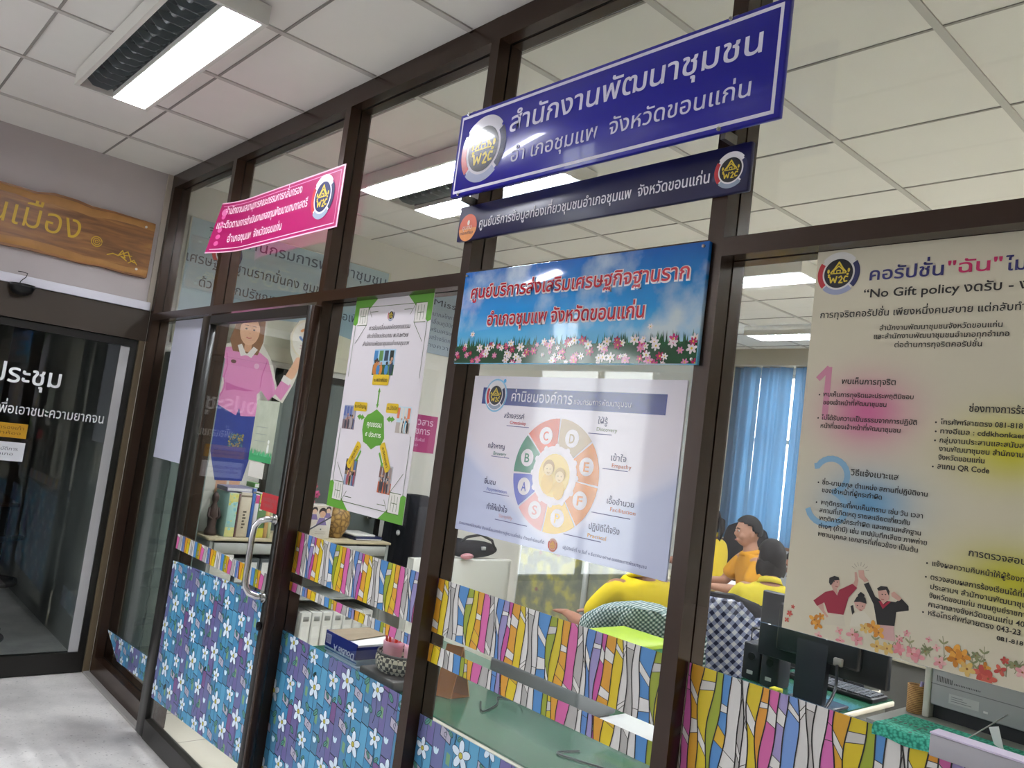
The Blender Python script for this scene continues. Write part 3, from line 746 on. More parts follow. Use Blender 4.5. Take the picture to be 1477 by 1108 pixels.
cols = [('#b9a07e', 40, 90), ('#d9822b', -5, 40), ('#e08b3e', -52, -5), ('#edc55a', -97, -52), ('#e3a3a0', -140, -97), ('#5b62bd', 183-360, 220-360), ('#357f63', 138, 183), ('#cf5330', 90, 138)]
for c, a0, a1 in cols:
    n = 10
    for i in range(n):
        p = math.radians(a0+1+(a1-a0-2)*i/n); q = math.radians(a0+1+(a1-a0-2)*(i+1)/n)
        wh._p([(cx+RX*.5*math.cos(p), cz+RZ*.5*math.sin(p)), (cx+RX*math.cos(p), cz+RZ*math.sin(p)), (cx+RX*math.cos(q), cz+RZ*math.sin(q)), (cx+RX*.5*math.cos(q), cz+RZ*.5*math.sin(q))], c, 1)
    m_ = math.radians((a0+a1)/2); wh.ell(cx+RX*.74*math.cos(m_), cz+RZ*.74*math.sin(m_), .026, .025, '#e7dfe4', 2, 20)
wh.build('colour_ring', t)
for (c, a0, a1), ltr in zip(cols, 'DEFPSABC'):
    m_ = math.radians((a0+a1)/2); px_, pz_ = cx+RX*.74*math.cos(m_), cz+RZ*.74*math.sin(m_); write(wh, ltr, px_-.010, pz_-.013, px_+.010, .026, c, t, offset=.02, l=4)
pc = Art((cx, yw, cz), UX, UZ, .0003, rough=.25, coat=.55)
pc.ell(0, 0, .086, .082, '#e4dbe2', 2, 28); pc.ell(0, 0, .06, .06, '#e9c868', 3, 24)
for k in range(12): pc.ell(.084*math.cos(k*PI/6), .08*math.sin(k*PI/6), .009, .009, '#e4dbe2', 2.4, 8)
for (px_, pz_, s_, hc) in ((-.022, .012, 1.0, '#b0843c'), (.024, -.004, .92, '#c7a050')):
    pc.ell(px_, pz_-.036*s_, .024*s_, .03*s_, '#e3b84e', 4, 16); pc.disc(px_, pz_+.008, .022*s_, hc, 5, 16); pc.ell(px_, pz_+.002, .018*s_, .017*s_, '#ecd09a', 6, 14)
    for s in (-1, 1): pc.disc(px_+s*.006, pz_+.004, .0018, '#8a6a3a', 7, 6)
    pc.arc(px_, pz_-.003, .004, .0055, 200, 340, '#a8702f', 7, 6)
pc.build('picture', t)['label'] = 'two cartoon faces on a yellow disc'
wt = Art((0, yw, 0), UX, UZ, .0003, rough=.25, coat=.55)
for (th, a1, en, a2, ln, c) in (
    (('สร้างสรรค์', 3.318, 1.686, 3.407, .0115), 0, ('Creativity', 3.348, 1.669, 3.418), 0, (3.334, 1.663, 3.432), '#c8323a'),
    (('กล้าหาญ', 3.263, 1.592, 3.339, .0115), 0, ('Bravery', 3.292, 1.573, 3.35), 0, (3.283, 1.568, 3.364), '#5f8a80'),
    (('ชื่นชม', 3.267, 1.484, 3.319, .0115), 0, ('Appreciation', 3.281, 1.465, 3.374), 0, (3.268, 1.459, 3.385), '#7f86c8'),
    (('ทำให้เข้าใจ', 3.293, 1.411, 3.385, .0125), 0, ('Simplify', 3.351, 1.394, 3.412), 0, (3.336, 1.386, 3.475), '#cfa9b4'),
    (('ใฝ่รู้', 3.694, 1.69, 3.728, .0125), 0, ('Discovery', 3.693, 1.671, 3.764), 0, (3.664, 1.663, 3.747), '#8f9a7c'),
    (('เข้าใจ', 3.754, 1.598, 3.805, .0125), 0, ('Empathy', 3.76, 1.581, 3.824), 0, (3.729, 1.575, 3.814), '#c0622c'),
    (('เอื้ออำนวย', 3.757, 1.488, 3.846, .0115), 0, ('Facilitation', 3.771, 1.47, 3.854), 0, (3.708, 1.459, 3.839), '#d2804a'),
    (('ปฏิบัติได้จริง', 3.706, 1.415, 3.81, .0125), 0, ('Practical', 3.705, 1.394, 3.769), 0, (3.619, 1.388, 3.753), '#dda03c')):
    write(wt, th[0], th[1], th[2], th[3], th[4], '#3a3560', t, offset=.008); write(wt, en[0], en[1], en[2], en[3], .0105, c, t, offset=.005)
    u = Art((0, yw, 0), UX, UZ, .0003); u.rect(ln[0], ln[1]-.001, ln[2], ln[1]+.001, '#5a5486', 1); u.build('rule', t)
write(wt, 'เจตนารมณ์ร่วมกัน ขับเคลื่อนองค์การสู่ความยั่งยืน ด้วยค่านิยมที่ดี', 3.174, 1.349, 3.551, .0065, '#4a4a80', t)
write(wt, 'ปฏิบัติหน้าที่ ณ วันที่ ๑ ธันวาคม ๒๕๖๗ ของกรมการพัฒนาชุมชน', 3.623, 1.349, 3.906, .0065, '#4a4a80', t)
emblem(t, (3.584, yw, 1.352), UX, UZ, .018, blue='#d98a7a', dark='#e7a38c', yel='#f0cf6a', red='#d96a5c', ring='#ecc9bd', low='#d98a7a')

ILL = {
  'man1_shirt':[(0.063, 0.067), (0.086, 0.089), (0.102, 0.096), (0.111, 0.087), (0.114, 0.099), (0.139, 0.116), (0.149, 0.11), (0.134, 0.088), (0.127, 0.053), (0.095, 0.05), (0.086, 0.068), (0.072, 0.058)],
  'man1_arm':[(0.072, 0.059), (0.083, 0.068), (0.088, 0.052), (0.097, 0.043), (0.094, 0.04), (0.081, 0.051)],
  'man1_hand':[(0.14, 0.115), (0.148, 0.111), (0.15, 0.124), (0.145, 0.14), (0.141, 0.139), (0.143, 0.124)],
  'man1_face':[(0.097, 0.115), (0.112, 0.121), (0.114, 0.108), (0.109, 0.1), (0.112, 0.089), (0.102, 0.095), (0.097, 0.105)],
  'man1_hair':[(0.092, 0.109), (0.092, 0.118), (0.102, 0.124), (0.111, 0.123), (0.113, 0.118), (0.103, 0.115), (0.098, 0.106), (0.096, 0.104)],
  'man1_pants':[(0.095, 0.05), (0.127, 0.053), (0.133, 0.032), (0.089, 0.025)],
  'w_hair':[(0.145, 0.082), (0.15, 0.093), (0.158, 0.099), (0.167, 0.094), (0.17, 0.084), (0.157, 0.085)],
  'w_bun':[(0.151, 0.097), (0.157, 0.104), (0.165, 0.1), (0.163, 0.093), (0.155, 0.09)],
  'w_face':[(0.145, 0.082), (0.157, 0.087), (0.169, 0.084), (0.167, 0.074), (0.159, 0.067), (0.15, 0.072)],
  'w_body':[(0.152, 0.065), (0.166, 0.069), (0.18, 0.057), (0.178, 0.043), (0.141, 0.034), (0.143, 0.052)],
  'w_hair2':[(0.139, 0.073), (0.144, 0.076), (0.148, 0.063), (0.144, 0.057)],
  'man2_shirt':[(0.161, 0.12), (0.17, 0.125), (0.185, 0.101), (0.195, 0.097), (0.21, 0.098), (0.223, 0.099), (0.233, 0.108), (0.247, 0.097), (0.248, 0.089), (0.226, 0.081), (0.225, 0.055), (0.193, 0.05), (0.183, 0.086)],
  'man2_v':[(0.192, 0.094), (0.197, 0.095), (0.202, 0.089), (0.21, 0.098), (0.215, 0.098), (0.201, 0.081)],
  'man2_face':[(0.189, 0.112), (0.198, 0.12), (0.209, 0.113), (0.211, 0.102), (0.201, 0.09), (0.197, 0.095), (0.192, 0.099)],
  'man2_hair':[(0.187, 0.117), (0.194, 0.123), (0.206, 0.124), (0.211, 0.116), (0.21, 0.108), (0.204, 0.118), (0.19, 0.113)],
  'man2_hand':[(0.162, 0.123), (0.17, 0.128), (0.161, 0.135), (0.159, 0.146), (0.148, 0.144), (0.15, 0.131), (0.159, 0.126)],
  'man2_fist':[(0.214, 0.114), (0.219, 0.118), (0.234, 0.108), (0.229, 0.102), (0.215, 0.108)],
  'man2_pants':[(0.193, 0.05), (0.223, 0.055), (0.229, 0.027), (0.203, 0.026)],}
ILLF = [('or', 0.069, 0.032, 0.011), ('or', 0.082, 0.041, 0.007), ('or', 0.076, 0.024, 0.01), ('or', 0.186, 0.045, 0.012), ('or', 0.197, 0.038, 0.011), ('yl', 0.17, 0.04, 0.009), ('pk', 0.148, 0.022, 0.011), ('pk', 0.159, 0.014, 0.01), ('pk', 0.248, 0.049, 0.006), ('pk', 0.236, 0.036, 0.006), ('yl', 0.196, 0.012, 0.011), ('yl', 0.215, 0.013, 0.011), ('pk', 0.125, 0.005, 0.008), ('pk', 0.08, 0.004, 0.007), ('pk', 0.121, 0.023, 0.007), ('pk', 0.236, 0.02, 0.009), ('pk', 0.258, 0.02, 0.009), ('rd', 0.015, 0.032, 0.006), ('rd', 0.01, 0.018, 0.005), ('rd', 0.021, 0.047, 0.004), ('or', 0.331, 0.036, 0.015), ('or', 0.344, 0.034, 0.012), ('or', 0.334, 0.026, 0.013), ('yl', 0.353, 0.014, 0.012), ('rd', 0.377, 0.013, 0.013), ('rd', 0.387, 0.007, 0.012), ('rd', 0.404, 0.026, 0.009), ('rd', 0.41, 0.044, 0.006), ('or', 0.381, 0.025, 0.008), ('pk', 0.308, 0.013, 0.01), ('pk', 0.269, 0.014, 0.012), ('pk', 0.26, 0.015, 0.01), ('pk', 0.236, 0.017, 0.01), ('pk', 0.301, 0.037, 0.006), ('pk', 0.287, 0.048, 0.005), ('gr', 0.282, 0.026, 0.007), ('gr', 0.365, 0.04, 0.007), ('gr', 0.425, 0.04, 0.008), ('pk', 0.437, 0.032, 0.01)]

# anti-corruption poster
X0, X1, Z0, Z1 = 4.265, 4.862, 1.298, 2.097
t = thing('poster', 'large cream poster with pink, blue and yellow colour clouds and three figures by flowers', 'poster', ((X0+X1)/2, yp, Z0))
def blobs(N, L, co):
    sp = N.new('ShaderNodeSeparateXYZ'); L.new(co, sp.inputs[0])
    cur = N.new('ShaderNodeRGB').outputs[0]; cur.default_value = lin('#cfc8b2')
    def dist(cx_, cz_, rx, rz):
        def ax(sock, c, r):
            m1 = N.new('ShaderNodeMath'); m1.operation = 'SUBTRACT'; L.new(sock, m1.inputs[0]); m1.inputs[1].default_value = c
            m2 = N.new('ShaderNodeMath'); m2.operation = 'DIVIDE'; L.new(m1.outputs[0], m2.inputs[0]); m2.inputs[1].default_value = r
            m3 = N.new('ShaderNodeMath'); m3.operation = 'MULTIPLY'; L.new(m2.outputs[0], m3.inputs[0]); L.new(m2.outputs[0], m3.inputs[1]); return m3.outputs[0]
        s = N.new('ShaderNodeMath'); s.operation = 'ADD'; L.new(ax(sp.outputs['X'], cx_, rx), s.inputs[0]); L.new(ax(sp.outputs['Z'], cz_, rz), s.inputs[1])
        e = N.new('ShaderNodeMath'); e.operation = 'MULTIPLY'; e.inputs[1].default_value = -1.0; L.new(s.outputs[0], e.inputs[0])
        x = N.new('ShaderNodeMath'); x.operation = 'EXPONENT'; L.new(e.outputs[0], x.inputs[0]); return x.outputs[0]
    xc = (X0+X1)/2
    for (c, cx_, cz_, rx, rz) in (('#c96a94', 4.40, 1.755, .085, .068), ('#6a9cc0', 4.42, 1.575, .085, .06), ('#c2bb2e', 4.66, 1.70, .09, .062), ('#b9b42c', 4.68, 1.475, .10, .065)):
        mx = N.new('ShaderNodeMix'); mx.data_type = 'RGBA'; L.new(dist(cx_-xc, cz_-Z0, rx, rz), mx.inputs[0]); L.new(cur, mx.inputs[6]); mx.inputs[7].default_value = lin(c); cur = mx.outputs[2]
    return cur
poster_sheet(t, X0, X1, Z0, Z1, node_mat('m_cream_poster', blobs, .55, .3), yp, .0025)
a = Art((0, yp, 0), UX, UZ, .0003)
emblem(t, (4.315, yp, 2.046), UX, UZ, .046, ring='#d9d6d2', low='#9aa0bd')
n_ = Art((0, yp, 0), UX, UZ, .0003)
n_.line([(4.294, 1.822), (4.313, 1.843)], .012, '#c9849c', 1); n_.rect(4.308, 1.735, 4.321, 1.846, '#c9849c', 1); n_.build('numeral', t)['label'] = 'large rose numeral one'
n_ = Art((0, yp, 0), UX, UZ, .0003)
pts = [(4.306, 1.638)] + [(4.34+.034*math.cos(math.radians(q)), 1.622+.034*math.sin(math.radians(q))) for q in range(150, -80, -15)] + [(4.352, 1.588)] + [(4.337+.04*math.cos(math.radians(q)), 1.556+.034*math.sin(math.radians(q))) for q in range(60, -170, -15)]
n_.line(pts, .012, '#7fa9c6', 1); n_.build('numeral', t)['label'] = 'large pale blue numeral three'
K = '#26231f'
def T(rows, c=K, off=.012):
    for (s, xa, z, xb, h) in rows: write(a, s, xa, z, xb, h, c, t, offset=off)
T([('คอรัปชั่น', 4.382, 2.026, 4.524, .0195), ('ไม่ทน', 4.629, 2.025, 4.71, .0185)], '#2c2a6a', .03)
T([('"ฉัน"', 4.531, 2.028, 4.624, .0185)], '#c2245f', .03)
T([('“No Gift policy งดรับ - งดให้”', 4.373, 1.99, 4.725, .0135)], K, .035)
T([('การทุจริตคอรัปชั่น เพียงหนึ่งคนสบาย แต่กลับทำลายคนทั้งชาติ', 4.284, 1.951, 4.78, .0105), ('สำนักงานพัฒนาชุมชนจังหวัดขอนแก่น', 4.412, 1.921, 4.632, .0078), ('และสำนักงานพัฒนาชุมชนอำเภอทุกอำเภอ', 4.402, 1.904, 4.644, .0078), ('ต่อต้านการทุจริตคอรัปชั่น', 4.444, 1.886, 4.601, .0078)])
T([('พบเห็นการทุจริต', 4.344, 1.811, 4.453, .009), ('วิธีแจ้งเบาะแส', 4.38, 1.627, 4.474, .009), ('ช่องทางการร้องเรียน', 4.588, 1.765, 4.72, .010), ('การตรวจสอบ', 4.606, 1.507, 4.696, .009)], K, .03)
T([('พบเห็นการทุจริตและประพฤติมิชอบ', 4.307, 1.784, 4.489, .0072), ('ของเจ้าหน้าที่พัฒนาชุมชน', 4.309, 1.767, 4.439, .0072), ('ไม่ได้รับความเป็นธรรมจากการปฏิบัติ', 4.308, 1.735, 4.499, .0072), ('หน้าที่ของเจ้าหน้าที่พัฒนาชุมชน', 4.308, 1.718, 4.47, .0072),
   ('ชื่อ-นามสกุล ตำแหน่ง สถานที่ปฏิบัติงาน', 4.323, 1.602, 4.529, .0071), ('ของเจ้าหน้าที่ผู้กระทำผิด', 4.324, 1.586, 4.446, .0071), ('พฤติกรรมที่พบเห็น/ทราบ เช่น วัน เวลา', 4.324, 1.561, 4.524, .0071), ('สถานที่เกิดเหตุ รายละเอียดเกี่ยวกับ', 4.323, 1.545, 4.502, .0071), ('พฤติการณ์กระทำผิด และพยานหลักฐาน', 4.324, 1.529, 4.523, .0071), ('ต่างๆ (ถ้ามี) เช่น เทปบันทึกเสียง ภาพถ่าย', 4.324, 1.513, 4.535, .0071), ('พยานบุคคล เอกสารที่เกี่ยวข้อง เป็นต้น', 4.324, 1.497, 4.52, .0071),
   ('โทรศัพท์สายตรง 081-818', 4.541, 1.739, 4.676, .0072), ('ทางอีเมล : cddkhonkaen', 4.542, 1.722, 4.682, .0072), ('กลุ่มงานประสานและสนับสนุนการบริหาร', 4.542, 1.705, 4.752, .0072), ('งานพัฒนาชุมชน สำนักงานพัฒนาชุมชน', 4.542, 1.689, 4.745, .0072), ('จังหวัดขอนแก่น', 4.542, 1.673, 4.62, .0072), ('สแกน QR Code', 4.542, 1.656, 4.629, .0078),
   ('แจ้งผลความคืบหน้าให้ผู้ร้องทราบ', 4.547, 1.478, 4.715, .0072), ('ตรวจสอบผลการร้องเรียนได้ที่กลุ่มงาน', 4.546, 1.453, 4.735, .0072), ('ประสานฯ สำนักงานพัฒนาชุมชน', 4.547, 1.436, 4.717, .0072), ('จังหวัดขอนแก่น ถนนศูนย์ราชการ', 4.546, 1.42, 4.707, .0072), ('ศาลากลางจังหวัดขอนแก่น 40000', 4.546, 1.404, 4.72, .0072), ('หรือโทรศัพท์สายตรง 043-23', 4.547, 1.389, 4.695, .0072), ('081-818', 4.66, 1.373, 4.70, .0072)], K, .015)
bl = Art((0, yp, 0), UX, UZ, .0003)
for (x, z) in ((4.299, 1.787), (4.301, 1.738), (4.315, 1.605), (4.315, 1.564), (4.533, 1.742), (4.534, 1.725), (4.534, 1.708), (4.534, 1.659), (4.538, 1.481), (4.538, 1.456), (4.538, 1.392)): bl.disc(x, z, .0018, K, 3, 8)
bl.build('bullets', t)
il = Art((X0, yp, Z0+.002), UX, UZ, .0003)
SK = '#c79b8c'
for nm, c, l in (('man1_pants', '#c9c2ae', 1), ('man2_pants', '#c8a09c', 1), ('w_body', '#d2cdbb', 1), ('w_hair2', '#1c1a1a', 1.3), ('man1_arm', SK, 1), ('man1_hand', SK, 1), ('man2_hand', SK, 1.2), ('man2_fist', SK, 2.5), ('man1_shirt', '#8f1230', 2), ('man2_shirt', '#141313', 2), ('man2_v', '#a21f3a', 3), ('w_face', SK, 2), ('man1_face', SK, 3), ('man2_face', SK, 3), ('w_hair', '#151313', 4), ('w_bun', '#151313', 4), ('man1_hair', '#151313', 4), ('man2_hair', '#151313', 4)):
    il.poly(ILL[nm], c, l)
for (x, z) in ((.103, .113), (.109, .113), (.198, .108), (.204, .109), (.153, .077), (.163, .078)): il.ell(x, z, .0014, .0010, '#1a1512', 5, 8)
for (x, z) in ((.108, .104), (.199, .099), (.160, .070)): il.line([(x-.002, z), (x+.003, z)], .0012, '#8a3c38', 5)
for k in range(7):
    w_ = math.radians(20+k*23); il.line([(.152+.011*math.cos(w_), .142+.011*math.sin(w_)), (.152+.018*math.cos(w_), .142+.018*math.sin(w_))], .0008, '#8d8677', 2)
il.build('figures', t)['label'] = 'printed figures, one in red shirt, one in black, raising joined hands'
fw = Art((X0, yp, Z0), UX, UZ, .0003, clip=(.001, .001, X1-X0-.001, .3)); rnd = random.Random(7)
FC = {'or': ['#c7821f', '#b8741a', '#d79a3a'], 'yl': ['#cfae62', '#c9a45c'], 'pk': ['#d28f92', '#cf7d84', '#dba9a6'], 'rd': ['#b3463c', '#c25a48'], 'gr': ['#8c8f64', '#79805a']}
for i in range(26):
    x = rnd.uniform(.01, .59); z = rnd.uniform(.0, .03); h = rnd.uniform(.015, .04); dx = rnd.uniform(-.012, .012)
    fw.line([(x, z), (x+dx*.5, z+h*.6), (x+dx, z+h)], .0011, '#7b7d58', 1)
    for s in (-1, 1): fw.ell(x+dx*.6+s*.004, z+h*.7, .0055, .0018, rnd.choice(FC['gr']), 1.5, 8, s*.7)
for i, (k, x, z, r) in enumerate(ILLF + [(rnd.choice(['pk', 'rd', 'or', 'yl']), rnd.uniform(.44, .59), rnd.uniform(.005, .04), rnd.uniform(.006, .012)) for _ in range(14)]):
    a0 = rnd.uniform(0, 6); l = 2+i*.05; n = rnd.choice([4, 5, 5])
    for j in range(n):
        w_ = a0+j*2*PI/n; fw.ell(x+r*.6*math.cos(w_), z+r*.55*math.sin(w_), r*.6, r*.36, rnd.choice(FC[k]), l+j*.01, 9, w_)
    fw.disc(x, z, r*.18, '#8a5a2a', l+.1, 7)
fw.build('flower_border', t)

# blank bluish sheet in the sidelight
t = thing('paper_sheet', 'plain bluish white sheet taped inside the narrow sidelight beside the door', 'paper', (.6, YG, 1.30))
MB().box((.345, YG-.006, 1.305), (.868, YG-.004, 2.094), mat('#d6daec', .35, 0, .5)).build('sheet', t)

# little cards on the door glass
ydg = YD-.0036
t = thing('notice_card', 'red notice card on the door glass above the chrome handle', 'notice', (2.03, ydg, 1.225))
MB().box((1.955, ydg-.001, 1.222), (2.105, ydg, 1.293), mat('#b03036', .5)).build('card', t)
a = Art((0, ydg-.001, 0), UX, UZ, .0003); write(a, 'กรุณาปิดประตู', 1.965, 1.262, 2.09, .012, '#8d5f62', t); write(a, 'ทุกครั้ง', 1.985, 1.238, 2.07, .012, '#8d5f62', t)
t = thing('leaflet', 'pale leaflet with a green meadow foot on the door glass, right of the standee skirt', 'leaflet', (1.88, ydg, 1.40))
MB().box((1.77, ydg-.001, 1.412), (1.985, ydg, 1.672), mat('#b9c0ac', .2, 0, .5, .5, .25, 14)).build('sheet', t)
a = Art((1.77, ydg-.001, 1.412), UX, UZ, .0003, clip=(0, 0, .215, .26)); rnd = random.Random(3)
a.rect(0, 0, .215, .03, '#3f9a62', 1)
for i in range(40): x = rnd.uniform(0, .215); a.poly([(x-.008, .025), (x+.008, .025), (x+rnd.uniform(-.01, .01), rnd.uniform(.035, .055))], rnd.choice(['#4fae72', '#3f9a62', '#63b985']), 2)
for k in range(3): a.rect(.03, .085+k*.03, .14, .088+k*.03, '#8d968c', 2)
a.ell(.17, .06, .01, .02, '#dfe3dc', 3, 10); a.disc(.17, .088, .009, '#dfe3dc', 3, 10)
a.build('meadow', t)
t = thing('paper_sheet', 'small blank white paper on the door glass below the pale leaflet', 'paper', (1.86, ydg, 1.345))
MB().box((1.79, ydg-.001, 1.343), (1.93, ydg, 1.408), mat('#cfcdc4', .5)).build('sheet', t)

# ------------------------------------------------------------------ patterned window films
STR = [('#4c84bd', .055), ('#8f9c2c', .03), ('#c5b51f', .03), ('#d1962a', .035), ('#c9609a', .045), ('#aaa7a4', .04), ('#d3d1cd', .025), ('#5580bb', .03), ('#9087b5', .03), ('#bb4f93', .018), ('#d09429', .04), ('#d2b91d', .04), ('#d5d3ce', .03), ('#a9a7a3', .035), ('#d0cecb', .03)]
PER = .35
STR4 = [(c, w*.00062) for c, w in (('#cf9a28', 40), ('#cdb61e', 45), ('#93a02c', 27), ('#4f86bf', 28), ('#d3d1cd', 45), ('#aeaba7', 20), ('#d3d1cd', 25), ('#cdb61e', 42), ('#d18f2c', 22), ('#c9609a', 32), ('#9a8fbd', 27), ('#6f92cc', 46), ('#cfcdca', 40), ('#b3b0ac', 30), ('#d3d1cd', 35), ('#c765a3', 30))]
_s = sum(q for _, q in STR); STR = [(c, q*PER/_s) for c, q in STR]
def wav(k, v):
    return .007*math.sin(v*15+k*.9)+.003*math.sin(v*37+k*1.9)
def stripe_film(name, label, x0, x1, strips, y, phase, group, scale=1.0, shear=0.0, STR=STR, PER=PER):
    z0 = min(s[0] for s in strips)
    t = thing(name, label, 'window film', ((x0+x1)/2, y, z0), 0, group)
    for si, (za, zb) in enumerate(strips):
        a = Art((x0, y, za), UX, UZ, .00025, clip=(0, 0, x1-x0, zb-za), rough=.4, shear=shear)
        a.rect(0, 0, x1-x0, zb-za, '#d2d0cb', 0)
        H = zb-za; NS = max(4, int(H/.014))
        e = -phase*scale - PER*scale; k = 0; edges = []
        while e < x1-x0+.1: edges.append((e, k)); e += STR[k % len(STR)][1]*scale; k += 1
        rnd = random.Random(11)
        for (e0, k0), (e1, k1) in zip(edges[:-1], edges[1:]):
            c = STR[k0 % len(STR)][0]; i0, i1 = k0 % len(STR), k1 % len(STR)
            A = [(e0+wav(i0, za+H*q/NS)*scale, H*q/NS) for q in range(NS+1)]; B = [(e1+wav(i1, za+H*q/NS)*scale, H*q/NS) for q in range(NS+1)]
            for q in range(NS): a._p([A[q], B[q], B[q+1], A[q+1]], c, 1)
            # facets
            rr = random.Random(i0*31+5)
            for f in range(3):
                zc = (0.70 + f*.19 + rr.uniform(0, .14)) if i0 % 5 else 1.02+f*.09; v = zc-za
                s1, s2 = rr.uniform(-.03, .03)*scale, rr.uniform(.012, .04)*scale; cc = rr.choice(['#d8d6d1', '#d8d6d1', '#c2c0bb', c, '#d1a92a' if i0 in (2, 3, 10, 11) else '#dad8d4'])
                if -.06 < v < H+.06:
                    def X(ed, kk, vv): return ed+wav(kk, za+vv)*scale
                    p0 = (X(e0, i0, v), v); p1 = (X(e1, i1, v+s1), v+s1); p2 = (X(e1, i1, v+s1+s2*.8), v+s1+s2*.8); p3 = (X(e0, i0, v+s2), v+s2)
                    a._p([p0, p1, p2, p3], cc, 2); a.line([p0, p1], .0016, '#4a443c', 3); a.line([p3, p2], .0016, '#4a443c', 3)
            a.line(A, .0028, '#1d1c1b', 4)
        o = a.build('film_strip' if len(strips) > 1 else 'film', t)
    return t
yf = YG-.0042
FG = 'striped films on the glass'
stripe_film('window_film', 'thin rainbow striped film band across the sliding door, above the flower film', GX0, GX1, [(.915, .985)], YD-.0042, .1, FG, .9)
stripe_film('window_film', 'rainbow striped film below the white and green poster', 2.156, 3.056, [(.932, .966), (1.003, 1.165)], yf, .072, FG)
stripe_film('window_film', 'rainbow striped film below the colour ring poster', 3.103, 4.006, [(.913, .967), (1.003, 1.168)], yf, -.119+.35, FG)
stripe_film('window_film', 'tall rainbow striped film at the lower right, in front of the screen', 4.053, 4.958, [(.70, 1.168)], yf, .315, FG, 1.0, 0.0, STR4, sum(q for _, q in STR4))

def flower_film(label, x0, x1, z0, z1, y, ph, shear=0.0, cut=0.0, phz=0.0):
    t = thing('window_film', label, 'window film', ((x0+x1)/2, y, z0), 0, 'flowered films on the glass')
    a = Art((x0, y, z0), UX, UZ, .00025, clip=(0, 0, x1-x0, z1-z0), rough=.4, shear=shear)
    W_, H_ = x1-x0, z1-z0
    a.rect(0, 0, W_, H_, '#5f9fc0', 0)
    BL = ['#3f7fa8', '#4a8fb4', '#5598ba', '#4b7d9c', '#5598ba', '#646894', '#686294', '#736e9c', '#745484', '#4f8696', '#4487b0', '#4a7fa4']
    P = .30; lw = .0034
    for gx in range(-1, int(W_/P)+2):
        for gz in range(-1, int(H_/P)+2):
            ox = gx*P-ph; oz = gz*P-phz+(.1 if gx % 2 else 0); rnd = random.Random(17)
            # crooked boards
            xs = [0, .058, .10, .165, .21, .265, .30]
            for i in range(6):
                zz = 0.0
                while zz < .2999:
                    hh = rnd.choice([.07, .10, .14]); hh = .30-zz if zz+hh > .24 else hh; c = rnd.choice(BL); x_, X_ = ox+xs[i], ox+xs[i+1]; za, zb = oz+zz, oz+zz+hh; tl = .006
                    a._p([(x_, za), (X_, za-tl), (X_, zb-tl), (x_, zb)], c, 1); a.line([(x_, zb), (X_, zb-tl)], lw, '#1d2a35', 3); zz += hh
                a.line([(ox+xs[i], oz-.05), (ox+xs[i], oz+.3)], lw*.55, '#27404f', 3)
            for (bx, bz) in ((.10, .07), (.21, .2), (.03, .24)):
                a._p([(ox+bx, oz+bz), (ox+bx+.05, oz+bz-.014), (ox+bx+.05, oz+bz+.016), (ox+bx, oz+bz+.03)], '#a9a4b4', 2); a.line([(ox+bx, oz+bz), (ox+bx+.05, oz+bz-.014), (ox+bx+.05, oz+bz+.016), (ox+bx, oz+bz+.03), (ox+bx, oz+bz)], lw*.7, '#1d2a35', 4)
                a.arc(ox+bx+.025, oz+bz+.008, .006, .008, 0, 300, '#1d2a35', 4, 8)
            for (bx, bz) in ((.165, .10), (.265, .05), (.07, .17)):
                a._p([(ox+bx, oz+bz), (ox+bx+.018, oz+bz-.004), (ox+bx+.018, oz+bz+.03), (ox+bx, oz+bz+.034)], '#6f9a72', 2)
            FL = [(.045, .10, .040), (.135, .215, .042), (.235, .125, .036), (.10, .015, .030), (.255, .275, .032)]
            for (fx, fz, r) in FL:
                cx_, cz_ = ox+fx, oz+fz
                a.line([(cx_, cz_-r*.5), (cx_+.006, cz_-r*2.1), (cx_-.004, cz_-r*3.0)], lw*.8, '#22333a', 4)
                for s in (-1, 1):
                    lx, lz = cx_+s*r*.75, cz_-r*1.9
                    a.ell(lx, lz, r*.48, r*.26, '#1f3b3c', 4, 10, s*.7); a.ell(lx, lz, r*.4, r*.2, '#4f8a7c', 4.4, 10, s*.7); a.line([(lx-r*.35*math.cos(.7), lz-s*r*.35*math.sin(.7)), (lx+r*.35*math.cos(.7), lz+s*r*.35*math.sin(.7))], lw*.5, '#1f3b3c', 4.6)
                for j in range(5):
                    w_ = PI/2+j*2*PI/5; px_, pz_ = cx_+r*.58*math.cos(w_), cz_+r*.58*math.sin(w_)
                    a.ell(px_, pz_, r*.5, r*.31, '#31465a', 5, 12, w_); a.ell(px_, pz_, r*.45, r*.265, '#cfdde8', 6, 12, w_)
                a.disc(cx_, cz_, r*.24, '#4a4a22', 7, 10); a.disc(cx_, cz_, r*.19, '#b9ae3f', 8, 10)
            for (tx_, tz_) in ((.185, .045), (.02, .19)):
                for s in (-1, 0, 1): a.ell(ox+tx_+s*.007, oz+tz_, .0045, .011, '#c3dbe6', 5, 8, -s*.4)
    if cut:
        pass
    a.build('film', t); return t
flower_film('blue flower film on the lower half of the sliding door', GX0, GX1, .20, .855, YD-.0042, .02, .05, 0, .05)
flower_film('blue flower film under the striped film, beside the door handle', 2.156, 3.056, .106, .775, yf, .13, 0, 0, .08)
flower_film('blue flower film at the bottom centre, in front of the green desk', 3.103, 4.006, .106, .752, yf, .22, 0, 0, .02)
